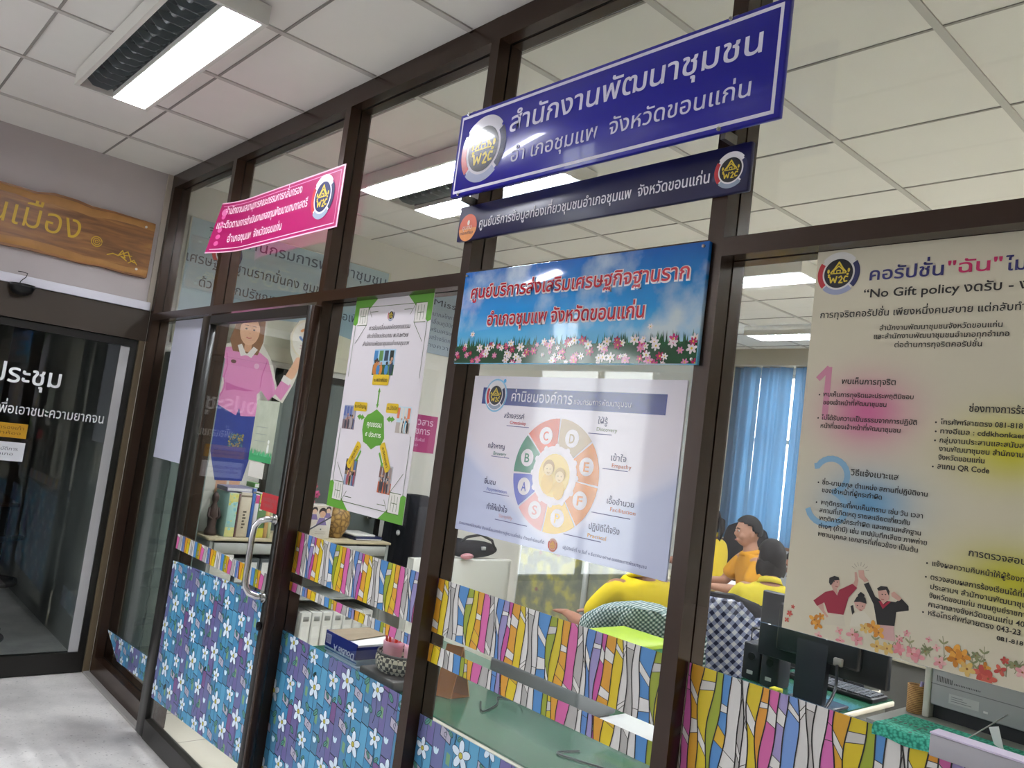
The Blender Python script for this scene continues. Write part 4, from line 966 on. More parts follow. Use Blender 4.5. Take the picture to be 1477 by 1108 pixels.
# sidelight: short film whose lower left corner has been cut away
t = thing('window_film', 'short torn strip of blue flower film low in the sidelight corner', 'window film', (.5, yf, .06), 0, 'flowered films on the glass')
tmp = flower_film('x', .064, .948, .135, .262, yf, .08, .045, 0, .1)
ch = tmp.children[0]; ch.parent = t; off = Vector(tmp.location)-Vector(t.location)
bm = bmesh.new(); bm.from_mesh(ch.data); bmesh.ops.translate(bm, verts=bm.verts, vec=off)
bmesh.ops.bisect_plane(bm, geom=bm.verts[:]+bm.edges[:]+bm.faces[:], plane_co=Vector((.34, 0, .13))-Vector(t.location), plane_no=Vector((-.13, 0, -.27)).normalized(), clear_outer=True)
bmesh.ops.bisect_plane(bm, geom=bm.verts[:]+bm.edges[:]+bm.faces[:], plane_co=Vector((.30, 0, .125))-Vector(t.location), plane_no=Vector((0, 0, -1)), clear_outer=True)
bm.to_mesh(ch.data); bm.free(); bpy.data.objects.remove(tmp)

# ------------------------------------------------------------------ office furniture
M_STEEL = mat('#9a9c97', .5, 0, .4); M_STEELD = mat('#5c605e', .55); M_GREEN = mat('#2d6049', .2, 0, .5, .4, .12, 3.0); M_CREAM = mat('#cfc8b4', .5)
M_BLK = mat('#15161a', .6); M_FAB = mat('#1a1c21', .85, 0, .2, 0, .3, 40)
M_WHITE = mat('#dcdcda', .55); M_PLASTIC = mat('#1b1e24', .35, 0, .5)

def desk(label, x0, x1, y0, y1, h, front=True):
    t = thing('desk', label, 'desk', ((x0+x1)/2, (y0+y1)/2, 0))
    MB().rbox((x0, y0, h-.028), (x1, y1, h-.006), M_CREAM, .006, 2).build('desktop', t)
    MB().box((x0+.008, y0+.018, h-.006), (x1-.008, y1-.008, h), M_GREEN).build('glass_top', t)['label'] = 'green glass sheet'
    MB().box((x0+.03, y0+.02, .08), (x0+.06, y1-.02, h-.028), M_STEEL).build('side_panel', t); MB().box((x1-.06, y0+.02, .08), (x1-.03, y1-.02, h-.028), M_STEEL).build('side_panel', t)
    MB().box((x0+.06, y0+.05, .25), (x1-.06, y0+.07, h-.028), M_STEEL).build('modesty_panel', t)
    for x in (x0+.045, x1-.045):
        MB().box((x-.02, y0+.03, 0), (x+.02, y1-.03, .08), M_STEELD).build('foot', t)
    return t
DH = .70
desk('green topped desk close behind the glass, under the paper ream and low scanner', 2.14, 3.98, .16, .84, DH)
desk('green topped desk farther right, carrying the big black monitor and speakers', 3.20, 3.675, 1.30, 2.15, .75)

def lettering_plane(o, u, v): return Art(o, u, v, .0003)
# paper ream on two bluish reams
for i, (z, c, dx) in enumerate(((DH+.001, '#b7c7d6', .012), (DH+.023, '#a9c0d2', 0.0))):
    t = thing('paper_ream', ('lowest pale blue paper pack under the open ream', 'upper pale blue paper pack directly under the open ream')[i], 'paper pack', (2.42, .3, z), 0)
    MB().rbox((2.28+dx, .17, z), (2.52+dx, .46, z+.021), mat(c, .4), .003, 2).build('wrapper', t)
    MB().box((2.281+dx, .1695, z+.008), (2.519+dx, .170, z+.013), mat('#2f5f96', .5)).build('edge_print', t)
z0 = DH+.046
t = thing('paper_ream', 'opened royal blue paper ream with a brown flap, topmost of the paper pile', 'paper pack', (2.4, .3, z0))
pk = MB(); pk.box((2.287, .165, z0), (2.52, .168, z0+.056), mat('#1f2d86', .4)); pk.box((2.287, .165, z0), (2.29, .455, z0+.056), mat('#1f2d86', .4)); pk.box((2.517, .165, z0), (2.52, .455, z0+.045), mat('#1f2d86', .4)); pk.box((2.287, .452, z0), (2.52, .455, z0+.056), mat('#1f2d86', .4)); pk.box((2.287, .165, z0-.001), (2.52, .455, z0+.002), mat('#1f2d86', .4))
pk.build('wrapper', t)
MB().box((2.2905, .1685, z0+.002), (2.5165, .4515, z0+.052), M_WHITE).build('paper_stack', t)
MB().hexa([(2.288, .166, z0+.054), (2.455, .166, z0+.054), (2.40, .452, z0+.056), (2.288, .452, z0+.056), (2.288, .166, z0+.0555), (2.455, .166, z0+.0565), (2.40, .452, z0+.0575), (2.288, .452, z0+.0575)], mat('#8a7a64', .8)).build('flap', t)['label'] = 'brown cardboard flap'
a = Art((2.287, .165, z0), UX, UZ, .0003); a.rect(.008, .01, .045, .046, '#b9b4d0', 1)
for k in range(9): a.rect(.012+k*.0033, .014, .0135+k*.0033, .042, '#6a6590', 2)
a.build('barcode_patch', t)
ar = Art((2.52, .165, z0+.056), (-1, 0, 0), (0, 0, -1), .0003)   # the pack lies upside down
write(ar, 'Double A', .014, .038, .165, .026, '#e3e6f2', t, offset=.02, l=2)

# woven basket on a dark plinth with two pink cups of pens
t = thing('plinth', 'low dark tray under the chequered basket', 'tray', (2.65, .28, DH))
MB().rbox((2.545, .17, DH+.001), (2.77, .40, DH+.035), mat('#3a3733', .6), .006, 2).build('tray', t)
def weave(N, L, co):
    c = N.new('ShaderNodeTexChecker'); c.inputs['Scale'].default_value = 70; c.inputs['Color1'].default_value = lin('#cfc6ad'); c.inputs['Color2'].default_value = lin('#23201d'); L.new(co, c.inputs['Vector']); return c.outputs['Color']
M_WEAVE = node_mat('m_weave', weave, .7)
bz = DH+.036; bc = (2.65, .285, bz)
t = thing('basket', 'black and cream chequered woven basket holding pink pen cups', 'basket', bc)
b = MB(); b.lathe(bc, [(.02, .001), (.085, .001), (.098, .02), (.102, .045), (.096, .065), (.090, .065), (.094, .045), (.09, .02), (.06, .008), (.02, .008)], M_WEAVE, 32); b.build('bowl', t)
b = MB(); b.tube([(bc[0]+.094*math.cos(w), bc[1]+.094*math.sin(w), bz+.065) for w in [2*PI*i/40 for i in range(40)]], .005, mat('#2a2723', .7), 8, False, True); b.build('rim', t)
for i, (cx_, cy_) in enumerate(((2.612, .262), (2.695, .30))):
    t = thing('pen_cup', ('pink cup crammed with red pens in the chequered basket', 'pink cup with a dark blue pen, right one in the chequered basket')[i], 'pen cup', (cx_, cy_, bz+.009))
    b = MB(); b.lathe((cx_, cy_, bz+.009), [(.004, 0), (.033, 0), (.038, .07), (.039, .092), (.035, .092), (.033, .07), (.028, .006), (.004, .006)], mat('#dfa3b4', .4), 20); b.build('cup', t)
    rnd = random.Random(i+2)
    for k in range(6):
        w = rnd.uniform(0, 6.28); c = rnd.choice(['#d8402e', '#c93a3a', '#e2594a']) if i == 0 else rnd.choice(['#2a2f66', '#d9b9c2', '#dd7f86'])
        q = thing('pen', '%s pen standing in the %s pink cup' % ('red' if i == 0 else 'mixed colour', 'left' if i == 0 else 'right'), 'pen', (cx_, cy_, bz+.02), 0, 'pens in the left pink cup' if i == 0 else 'pens in the right pink cup')
        p0 = (cx_+.015*math.cos(w), cy_+.015*math.sin(w), bz+.018); p1 = (cx_+.03*math.cos(w), cy_+.03*math.sin(w), bz+.118+rnd.uniform(0, .012))
        m_ = Vector(p0).lerp(Vector(p1), .75)
        MB().tube([p0, m_], .0042, mat(c, .35), 8).build('barrel', q); MB().tube([m_, p1], .005, mat(c, .35), 8).build('cap', q)

# orange tent calendar, cables, laptop, papers
t = thing('desk_calendar', 'orange tent calendar beside the dark upright, left of the low scanner', 'calendar', (2.89, .34, DH))
def leaf(nm, y0, c):
    MB().hexa([(2.835, y0, DH+.001), (2.893, y0+.03, DH+.001), (2.893, y0+.034, DH+.001), (2.835, y0+.004, DH+.001), (2.822, .345, DH+.175), (2.880, .375, DH+.175), (2.880, .379, DH+.175), (2.822, .349, DH+.175)], mat(c, .5)).build(nm, t)
leaf('front_leaf', .305, '#a8641c'); leaf('back_leaf', .39, '#a9773c')
MB().hexa([(2.835, .305, DH+.001), (2.893, .335, DH+.001), (2.893, .424, DH+.001), (2.835, .394, DH+.001), (2.835, .305, DH+.003), (2.893, .335, DH+.003), (2.893, .424, DH+.003), (2.835, .394, DH+.003)], mat('#a56a26', .5)).build('foot', t)
def cable(label, pts, r, where='cable'):
    from mathutils import geometry as g_
    P = [Vector(p) for p in pts]; out = []
    for i in range(len(P)-1):
        p0, p1, p2, p3 = P[max(i-1, 0)], P[i], P[i+1], P[min(i+2, len(P)-1)]
        for k in range(8):
            u = k/8; out.append(.5*((2*p1)+(-p0+p2)*u+(2*p0-5*p1+4*p2-p3)*u*u+(-p0+3*p1-3*p2+p3)*u**3))
    out.append(P[-1]); t = MB().tube(out, r, M_PLASTIC, 8).build('cable', None); return tagp(t, label, 'cable')
cable('thin dark cable looping on the green desk beside the orange calendar', [(2.96, .42, DH+.004), (3.04, .36, DH+.004), (3.0, .46, DH+.004), (2.94, .52, DH+.004), (3.0, .56, DH+.004), (3.01, .59, DH+.05)], .0028)
cable('dark cable on the green desk near its right end', [(3.44, .42, DH+.004), (3.42, .34, DH+.004), (3.5, .36, DH+.004), (3.62, .42, DH+.004), (3.66, .5, DH+.004)], .003)
t = thing('scanner', 'low grey desk scanner on the near green desk, its back to the glass', 'scanner', (3.03, .72, DH))
MB().rbox((2.80, .582, DH+.012), (3.262, .80, DH+.112), mat('#777b7f', .45, .1), .014, 3).build('body', t)
MB().box((2.83, .60, DH+.001), (3.24, .79, DH+.012), mat('#2b2d30', .6)).build('base', t)
MB().rbox((2.81, .59, DH+.1125), (3.25, .79, DH+.118), mat('#8c9093', .4), .002, 1).build('lid', t)
MB().box((2.9, .581, DH+.03), (2.98, .5825, DH+.05), mat('#2b2d30', .5)).build('port_plate', t)
t = thing('paper_pad', 'white paper sheaf on the near green desk beside the low grey scanner', 'paper', (3.42, .7, DH))
MB().rbox((3.30, .60, DH+.001), (3.52, .815, DH+.03), M_WHITE, .002, 1).build('sheets', t)
t = thing('storage_box', 'tall green storage bin with lime lid in front of the chequered chair', 'box', (3.05, 1.12, 0))
MB().hexa([(2.95, .98, 0.0), (3.17, .98, 0.0), (3.17, 1.18, 0.0), (2.95, 1.18, 0.0), (2.93, .96, .905), (3.19, .96, .905), (3.19, 1.20, .905), (2.93, 1.20, .905)], mat('#4fa56c', .4)).build('body', t)
MB().rbox((2.92, .95, .905), (3.2, 1.21, .925), mat('#b9d93c', .35, 0, .5), .006, 2).build('lid', t)['label'] = 'lime green lid'

# monitor, speakers, keyboard on the farther desk
z = .751
t = thing('monitor', 'large black flat monitor seen from behind below the cream poster', 'monitor', (3.60, 1.66, z))
mb = MB(); mb.rbox((3.305, 1.63, .885), (3.845, 1.665, 1.15), M_PLASTIC, .006, 2); mb.build('housing', t)
MB().rbox((3.40, 1.60, .93), (3.75, 1.632, 1.12), M_PLASTIC, .012, 2).build('back_bulge', t)
MB().box((3.315, 1.6652, .90), (3.835, 1.667, 1.14), mat('#0c0d10', .1)).build('screen', t)
MB().hexa([(3.50, 1.595, z+.012), (3.62, 1.595, z+.012), (3.62, 1.63, z+.012), (3.50, 1.63, z+.012), (3.495, 1.60, 1.0), (3.625, 1.60, 1.0), (3.625, 1.632, 1.0), (3.495, 1.632, 1.0)], mat('#23272f', .3)).build('neck', t)
MB().rbox((3.46, 1.56, z), (3.66, 1.75, z+.013), mat('#23272f', .3), .005, 2).build('foot', t)
MB().rbox((3.655, 1.585, .935), (3.69, 1.602, .965), mat('#8d8a85', .5), .003, 1).build('plug', t)['label'] = 'grey cable plug'
cable('black cable hanging from the monitor plug down to the desk', [(3.672, 1.586, .94), (3.69, 1.55, .86), (3.70, 1.46, .80), (3.66, 1.42, .762), (3.60, 1.38, .757)], .006)
for i, (x, y) in enumerate(((3.245, 1.745), (3.345, 1.725))):
    t = thing('speaker', ('left small black desk speaker beside the monitor', 'right small black desk speaker, nearest the monitor foot')[i], 'speaker', (x, y, z))
    MB().rbox((x-.042, y-.05, z), (x+.042, y+.05, z+.155-(.01*i)), mat('#202228', .45), .006, 2).build('cabinet', t)
    b = MB(); b.tube([(x, y-.0502, z+.10), (x, y-.053, z+.10)], .016, mat('#0b0c0e', .4), 20); b.build('port', t)
    MB().box((x-.016, y-.0515, z+.025), (x+.012, y-.050, z+.04), mat('#9a9c98', .4)).build('label_plate', t)
t = thing('keyboard', 'black keyboard at the far edge of the monitor desk', 'keyboard', (3.50, 2.03, z))
MB().rbox((3.28, 1.95, z), (3.665, 2.10, z+.018), mat('#1d1e20', .5), .004, 2).build('body', t)
kb = MB()
for r in range(5):
    for c in range(14): kb.box((3.292+c*.026, 1.957+r*.027, z+.018), (3.314+c*.026, 1.980+r*.027, z+.024), mat('#3a3b3d', .5))
kb.build('keys', t)
t = thing('paper_slip', 'folded white slip on the near corner of the monitor desk', 'paper', (3.62, 1.42, z))
MB().hexa([(3.56, 1.34, z), (3.645, 1.32, z), (3.65, 1.38, z), (3.565, 1.40, z), (3.56, 1.34, z+.002), (3.645, 1.32, z+.002), (3.66, 1.38, z+.045), (3.565, 1.40, z+.004)], mat('#d9d3c0', .6)).build('slip', t)
t = thing('note_pad', 'yellow sticky note pad between the black speakers and the monitor foot', 'note pad', (3.44, 1.60, z))
MB().rbox((3.41, 1.57, z), (3.45, 1.61, z+.03), mat('#c9c32e', .6), .002, 1).build('pad', t)

# right-hand corner: small table with crochet cloth, scanner, wicker pot, white board
TT = 1.168
t = thing('side_table', 'tall narrow grey steel stand under the teal crochet cloth', 'table', (4.68, .36, 0))
MB().box((4.44, .075, TT-.03), (4.945, .62, TT), M_STEEL).build('top', t)
for x in (4.46, 4.90):
    for y in (.09, .58): MB().box((x, y, 0), (x+.025, y+.025, TT-.03), M_STEEL).build('leg', t)
MB().box((4.47, .10, .3), (4.92, .60, .32), M_STEEL).build('shelf', t)
def crochet(N, L, co):
    v = N.new('ShaderNodeTexVoronoi'); v.inputs['Scale'].default_value = 170; L.new(co, v.inputs['Vector'])
    return ramp(N, L, v.outputs['Distance'], [(0.0, '#54c2a6'), (.45, '#43ac92'), (.7, '#1f7a66')])
M_CRO = node_mat('m_crochet', crochet, .85)
t = thing('crochet_cloth', 'teal crochet cloth hanging over the low glass edge below the grey scanner', 'cloth', (4.68, .1, TT))
cl = MB(); rows = []
for i in range(41):
    x = 4.468+.482*i/40; f = .0015*math.sin(i*1.1)
    rows.append([(x, .0385+f*.3, TT-.016+.002*math.sin(i*.9)), (x, .0375+f, TT-.004), (x, .041, TT+.004), (x, .054, TT+.006+f), (x, .075, TT+.004), (x, .13, TT+.003+f), (x, .19, TT+.003)])
cl.grid(rows, M_CRO); cl.build('cloth', t)
hl = Art((4.468, .05, TT+.0068), (1, 0, 0), (0, 1, 0), .0005)
for k in range(9): hl.ell(.010+k*.009, .045, .0024, .006, '#0f2f2a', 3, 8)
for k in range(7): hl.ell(.066, -.008+k*.02, .0026, .006, '#0f2f2a', 3, 8)
for k in range(12): hl.ell(.10+k*.03, .045+.012*(k % 2), .0024, .005, '#0f2f2a', 3, 8)
hl.build('eyelets', t)
def wick(N, L, co):
    w = N.new('ShaderNodeTexWave'); w.bands_direction = 'Z'; w.inputs['Scale'].default_value = 90; w.inputs['Distortion'].default_value = 3; w.inputs['Detail Scale'].default_value = 12; L.new(co, w.inputs['Vector'])
    return ramp(N, L, w.outputs['Fac'], [(0.1, '#7a5735'), (.6, '#b08a58'), (1, '#c49c66')])
t = thing('wicker_pot', 'brown wicker pen pot left of the grey scanner', 'pen pot', (4.467, .235, TT+.0005))
b = MB(); b.lathe((4.467, .235, TT+.0005), [(.003, 0), (.0155, 0), (.016, .03), (.0165, .055), (.0145, .055), (.014, .03), (.013, .004), (.003, .004)], node_mat('m_wicker', wick, .8), 20); b.build('pot', t)
MB().tube([(4.469, .238, TT+.006), (4.474, .244, TT+.062)], .0032, mat('#8f86b8', .4), 8).build('pen_tip', t)
t = thing('scanner', 'grey office scanner with a slotted back behind the teal crochet cloth', 'scanner', (4.70, .36, TT+.0005))
zs = TT+.0005
MB().rbox((4.485, .222, zs), (4.498, .50, zs+.098), mat('#c6c6bd', .5), .003, 2).build('side_cover', t)['label'] = 'off-white side cover'
MB().rbox((4.498, .225, zs+.028), (4.94, .50, zs+.098), mat('#9fa0a3', .45), .003, 2).build('body', t)
MB().box((4.498, .245, zs), (4.94, .50, zs+.028), mat('#26292c', .6)).build('base', t)
MB().rbox((4.483, .219, zs+.098), (4.942, .50, zs+.102), mat('#d6d6cc', .4), .0015, 1).build('lid', t)
sl = Art((4.498, .225, zs+.028), UX, UZ, .0004)
for k in range(10): sl.rect(.010+k*.0030, .047, .0112+k*.0030, .059-k*.0003, '#1c1d1f', 1)
for k in range(16): sl.rect(.042+k*.0030, .048, .0433+k*.0030, .051, '#1c1d1f', 1)
sl.rect(0, .0405, .4, .042, '#6f7073', 1); sl.rect(.034, .012, .088, .030, '#b9babb', 1)
for k in range(3): sl.rect(.038, .016+k*.004, .075-.008*k, .0173+k*.004, '#7d7e82', 2)
sl.rect(.096, .012, .104, .016, '#cfcfcf', 1); sl.build('slots', t)
MB().tube([(4.60, .12, TT+.007), (4.635, .224, zs+.05)], .0012, mat('#b9b9b6', .4), 6).build('stay_wire', t)
t = thing('ledge', 'pale grey ledge board fixed on the partition front below the cream poster', 'ledge', (4.77, .02, 1.16))
MB().rbox((4.583, -.002, 1.160), (4.9595, .036, 1.197), mat('#a19fa4', .5), .002, 1).build('board', t)
MB().box((4.583, -.003, 1.1972), (4.9595, .036, 1.2), mat('#cfc4dc', .5)).build('edge', t)
t = thing('cable_tag', 'white paper tag curling above the pale ledge at the right edge', 'tag', (4.665, .1, TT+.006))
MB().hexa([(4.652, .10, TT+.02), (4.668, .10, TT+.014), (4.668, .101, TT+.014), (4.652, .101, TT+.02), (4.642, .10, TT+.046), (4.657, .10, TT+.052), (4.657, .101, TT+.052), (4.642, .101, TT+.046)], M_WHITE).build('tag', t)
MB().tube([(4.66, .1005, TT+.018), (4.67, .12, TT+.0065)], .001, M_WHITE, 6).build('string', t)
t = thing('low_partition', 'dark grey low partition with cream capping behind the monitor desk', 'partition', (4.4, 2.45, 0))
MB().box((3.50, 2.42, .0), (5.4, 2.46, .865), mat('#6a6a66', .8)).build('panel', t); MB().rbox((3.48, 2.40, .865), (5.42, 2.48, .89), M_CREAM, .004, 2).build('capping', t)

# ------------------------------------------------------------------ left side: cabinet, books, standee
CX = .42
t = thing('cabinet', 'low grey steel cabinet along the left wall with open lower shelves', 'cabinet', (.21, 1.04, 0))
c = MB(); c.box((.035, .42, .02), (.05, 1.68, .85), M_STEEL); c.box((.05, .42, .02), (CX, .44, .85), M_STEEL); c.box((.05, 1.66, .02), (CX, 1.68, .85), M_STEEL); c.box((.05, 1.04, .02), (CX-.01, 1.06, .85), M_STEEL)
c.box((.05, .44, .02), (CX, 1.66, .06), M_STEEL); c.build('body', t)
MB().rbox((.03, .405, .85), (CX+.012, 1.69, .866), mat('#b9ad8e', .5), .003, 1).build('top', t)['label'] = 'pale wood-tone top'
MB().box((.05, .44, .48), (CX-.02, 1.66, .495), M_STEEL).build('shelf', t)
for (a_, b_) in ((.445, 1.035), (1.065, 1.655)):
    MB().rbox((CX-.005, a_, .775), (CX+.008, b_, .838), mat('#a9aaa4', .5), .003, 1).build('drawer_front', t)
MB().box((.05, .44, .77), (CX-.006, 1.66, .775), M_STEEL).build('shelf', t)
for (a_, b_) in ((.42, .52),): MB().rbox((CX, .44, .06), (CX+.012, .575, .77), mat('#b3b1a6', .5), .003, 1).build('door', t)
BN = 'binders on the cabinet shelves'
for k in range(7):
    y = 1.10+k*.078; lab = 'white lever arch file in the cabinet beside the paper ream'
    t = thing('ring_binder', lab, 'binder', (.3, y, .061), 0, 'white files on the lower cabinet shelf')
    MB().rbox((.13, y, .062), (.405, y+.070, .40), mat('#d0cfc8', .5), .004, 2).build('case', t)
    MB().tube([(.4055, y+.035, .12), (.407, y+.035, .12)], .012, mat('#8f9090', .3, .7), 14).build('finger_ring', t)
    MB().rbox((.405, y+.014, .345), (.4065, y+.056, .375), mat('#8e8e8a', .5), .001, 1).build('slot', t); MB().box((.405, y+.01, .17), (.4062, y+.06, .31), mat('#e0dfd9', .5)).build('spine_label', t)
for k in range(5):
    y = .60+k*.082
    t = thing('ring_binder', 'dark grey file with a white spine label, seen through the sliding door', 'binder', (.3, y, .496), 0, 'dark files on the upper cabinet shelf')
    MB().rbox((.13, y, .496), (.405, y+.074, .745), mat('#4d5356', .55), .004, 2).build('case', t)
    MB().box((.405, y+.012, .60), (.4062, y+.06, .72), mat('#d3d2cc', .5)).build('spine_label', t); MB().tube([(.4055, y+.037, .54), (.407, y+.037, .54)], .011, mat('#b9b9b6', .3, .7), 14).build('finger_ring', t)
# books standing on the cabinet
y = .515
for (nm, w, h, c, lab, facing) in (
    ('pastel', .062, .265, '#a9cfc4', 'thick pastel green and yellow book, first of the row on the cabinet', '#d9d48a'),
    ('maroon', .012, .262, '#6a3f4a', 'thin maroon book between the pastel and the cream book', None),
    ('cream', .072, .272, '#cfc3ad', 'thick cream book with dark spine writing on the cabinet', None),
    ('blue', .022, .30, '#3d63a6', 'tall blue book beside the thick cream book', None),
    ('white', .028, .262, '#d3d0d2', 'white book with a pink foot beside the tall blue book', '#c2487f'),
    ('green', .055, .27, '#5f7f52', 'green book with pale spine bands on the cabinet', '#c9c04a'),
    ('orange', .026, .20, '#c9a06a', 'short tan book near the end of the cabinet row', None),
    ('yellow', .022, .215, '#c4c79b', 'short pale yellow book, last of the cabinet row', None)):
    t = thing('book', lab, 'book', (.28, y, .867), 0, 'books standing on the cabinet')
    MB().rbox((.17, y, .867), (.375, y+w-.002, .867+h), mat(c, .5), .002, 1).build('cover', t)
    MB().box((.172, y+.002, .867+h), (.37, y+w-.004, .867+h+.0012), M_WHITE).build('pages', t)
    sp = Art((.375, y, .867), (0, 1, 0), (0, 0, 1), .0004, clip=(.001, .001, w-.003, h-.001))
    if facing: sp.rect(0, 0, w, h*.22, facing, 1); sp.rect(0, h*.8, w, h, facing, 1)
    else: sp.rect(0, h*.9, w, h*.94, '#7d6f5c', 1)
    if nm == 'green':
        for k in range(3): sp.rect(w*.1, h*(.62+k*.1), w*.4, h*(.67+k*.1), '#d6d6c6', 2)
        sp.rect(0, h*.4, w, h*.42, '#d6d6c6', 2)
    if nm == 'pastel':
        r_ = random.Random(5)
        for k in range(26): sp.disc(r_.uniform(0, w), r_.uniform(0, h), r_.uniform(.004, .011), r_.choice(['#8cc3cf', '#c9d48a', '#d9d06a', '#9fd0b6']), 2+k*.05, 8)
    if nm in ('cream', 'maroon'):
        for k in range(6): sp.rect(w*.35, h*(.2+k*.07), w*(.55+.1*(k % 2)), h*(.24+k*.07), '#54493c', 2)
    sp.build('spine_print', t); y += w
t = thing('book', 'grey violet booklet lying across the tops of the upright books', 'book', (.28, .57, 1.14))
MB().hexa([(.20, .50, 1.140), (.36, .50, 1.140), (.36, .66, 1.1405), (.20, .66, 1.1405), (.20, .50, 1.165), (.36, .50, 1.165), (.36, .66, 1.168), (.20, .66, 1.168)], mat('#938fa6', .5)).build('cover', t)
MB().box((.361, .505, 1.145), (.3615, .655, 1.160), M_WHITE).build('pages', t)
t = thing('book', 'small green booklet lying beside the grey violet one on the books', 'book', (.28, .69, 1.14))
MB().rbox((.24, .668, 1.171), (.36, .70, 1.20), mat('#6fa85a', .5), .002, 1).build('cover', t); MB().box((.361, .672, 1.175), (.3614, .696, 1.196), M_WHITE).build('pages', t)
# statuette left of the books
t = thing('statuette', 'dark brown carved figurine at the left end of the cabinet top', 'figurine', (.30, .46, .867))
b = MB(); b.lathe((.30, .462, .867), [(.002, 0), (.036, 0), (.038, .02), (.024, .05), (.03, .12), (.022, .17), (.012, .19), (.02, .21), (.021, .235), (.006, .26)], mat('#4a3a34', .5), 16); b.build('figure', t)
for s in (-1, 1): MB().tube([(.30, .462+s*.026, 1.03), (.318, .462+s*.036, .98), (.33, .462+s*.012, .965)], [.009, .008, .006], mat('#4a3a34', .5), 8).build('arm', t)
# photo box, vase, flowers, folders on the cabinet
t = thing('photo_box', 'white card box printed with portraits, beside the round brown vase', 'box', (.27, 1.16, .867))
MB().rbox((.20, 1.085, .867), (.33, 1.255, 1.085), mat('#d8d3cb', .5), .002, 1).build('box', t)
a = Art((.33, 1.085, .867), (0, 1, 0), (0, 0, 1), .0004, clip=(.002, .002, .168, .216))
a.poly([(0, .06), (.17, .16), (.17, .216), (0, .216)], '#cfc3b6', 1)
for (x, z, r, c) in ((.04, .175, .022, '#d8b49c'), (.10, .16, .03, '#d1a88c'), (.14, .185, .02, '#d8b49c')):
    a.disc(x, z+r*.5, r*.95, '#2a2224', 2, 14); a.disc(x, z, r*.75, c, 3, 14); a.poly([(x-r*1.3, z-r*2.4), (x+r*1.3, z-r*2.4), (x+r*.7, z-r*.8), (x-r*.7, z-r*.8)], '#7a6a9a', 2)
a.poly([(0, .04), (.17, .14), (.17, .152), (0, .052)], '#3a3a4a', 4); a.rect(.0, .002, .03, .02, '#d9607a', 4); a.disc(.10, .06, .006, '#6a6a6a', 4, 8)
for k in range(2): a.rect(.06, .03+.012*k, .14, .033+.012*k, '#a9a39c', 4)
a.build('print', t)
def gourd(N, L, co):
    v = N.new('ShaderNodeTexVoronoi'); v.feature = 'DISTANCE_TO_EDGE'; v.inputs['Scale'].default_value = 26; L.new(co, v.inputs['Vector'])
    return ramp(N, L, v.outputs['Distance'], [(0.0, '#5e4424'), (.08, '#8d6c3c'), (.3, '#b08d52')])
t = thing('vase', 'round brown carved vase on the cabinet below the green cornered poster', 'vase', (.25, 1.345, .867))
b = MB(); b.lathe((.25, 1.345, .867), [(.003, 0), (.045, 0), (.048, .012), (.07, .05), (.088, .10), (.088, .15), (.07, .195), (.04, .222), (.034, .225), (.034, .21), (.003, .20)], node_mat('m_vase', gourd, .5), 28); b.build('body', t)
MB().tube([(.25+.037*math.cos(w), 1.345+.037*math.sin(w), 1.092) for w in [2*PI*i/24 for i in range(24)]], .006, mat('#6a4a28', .6), 8, False, True).build('rim', t)
t = thing('flower_pot', 'pink artificial flowers in a dark pot behind the portrait box', 'flowers', (.11, 1.17, .867))
MB().lathe((.11, 1.17, .867), [(.003, 0), (.05, 0), (.062, .14), (.055, .14), (.045, .01), (.003, .01)], mat('#3b4436', .6), 18).build('pot', t)
lf = MB(); rnd = random.Random(9)
for k in range(26):
    w = rnd.uniform(0, 6.28); r = rnd.uniform(.02, .07); c_ = Vector((.11+r*math.cos(w), 1.17+r*math.sin(w), .867+rnd.uniform(.14, .24)))
    lf.ell(c_, (.028, .012, .004), mat('#3f5a35', .6), 8, 5, Matrix.Rotation(w, 3, 'Z') @ Matrix.Rotation(rnd.uniform(-.8, .4), 3, 'Y'))
lf.build('leaves', t)
for k in range(6):
    w = k*1.05; c_ = Vector((.135+.045*math.cos(w), 1.17+.05*math.sin(w), 1.09+.05*(k % 3))); b = MB()
    for j in range(6):
        q = j*PI/3; b.ell(c_+Vector((.0, .016*math.cos(q), .016*math.sin(q))), (.007, .014, .010), mat('#c2517f' if k % 2 else '#b8606a', .6), 8, 5, Matrix.Rotation(q, 3, 'X'))
    b.ell(c_+Vector((.006, 0, 0)), (.007, .007, .007), mat('#8f2350', .6), 8, 5); b.build('bloom', t)
for i, (z, c, a_, b_, lab) in enumerate(((.867, '#20264a', 1.43, 1.66, 'dark navy folder on the cabinet beside the vase'), (.8925, '#d8d6d0', 1.42, 1.60, 'white papers on top of the navy folder'))):
    t = thing('folder' if i == 0 else 'paper_pad', lab, 'folder' if i == 0 else 'paper', (.24, 1.52, z))
    MB().rbox((.14, a_+.01, z), (.36, b_, z+.024-.012*i), mat(c, .4), .003, 1).build('cover', t); MB().box((.361, a_+.02, z+.003), (.3615, b_-.01, z+.009), M_WHITE).build('pages', t)

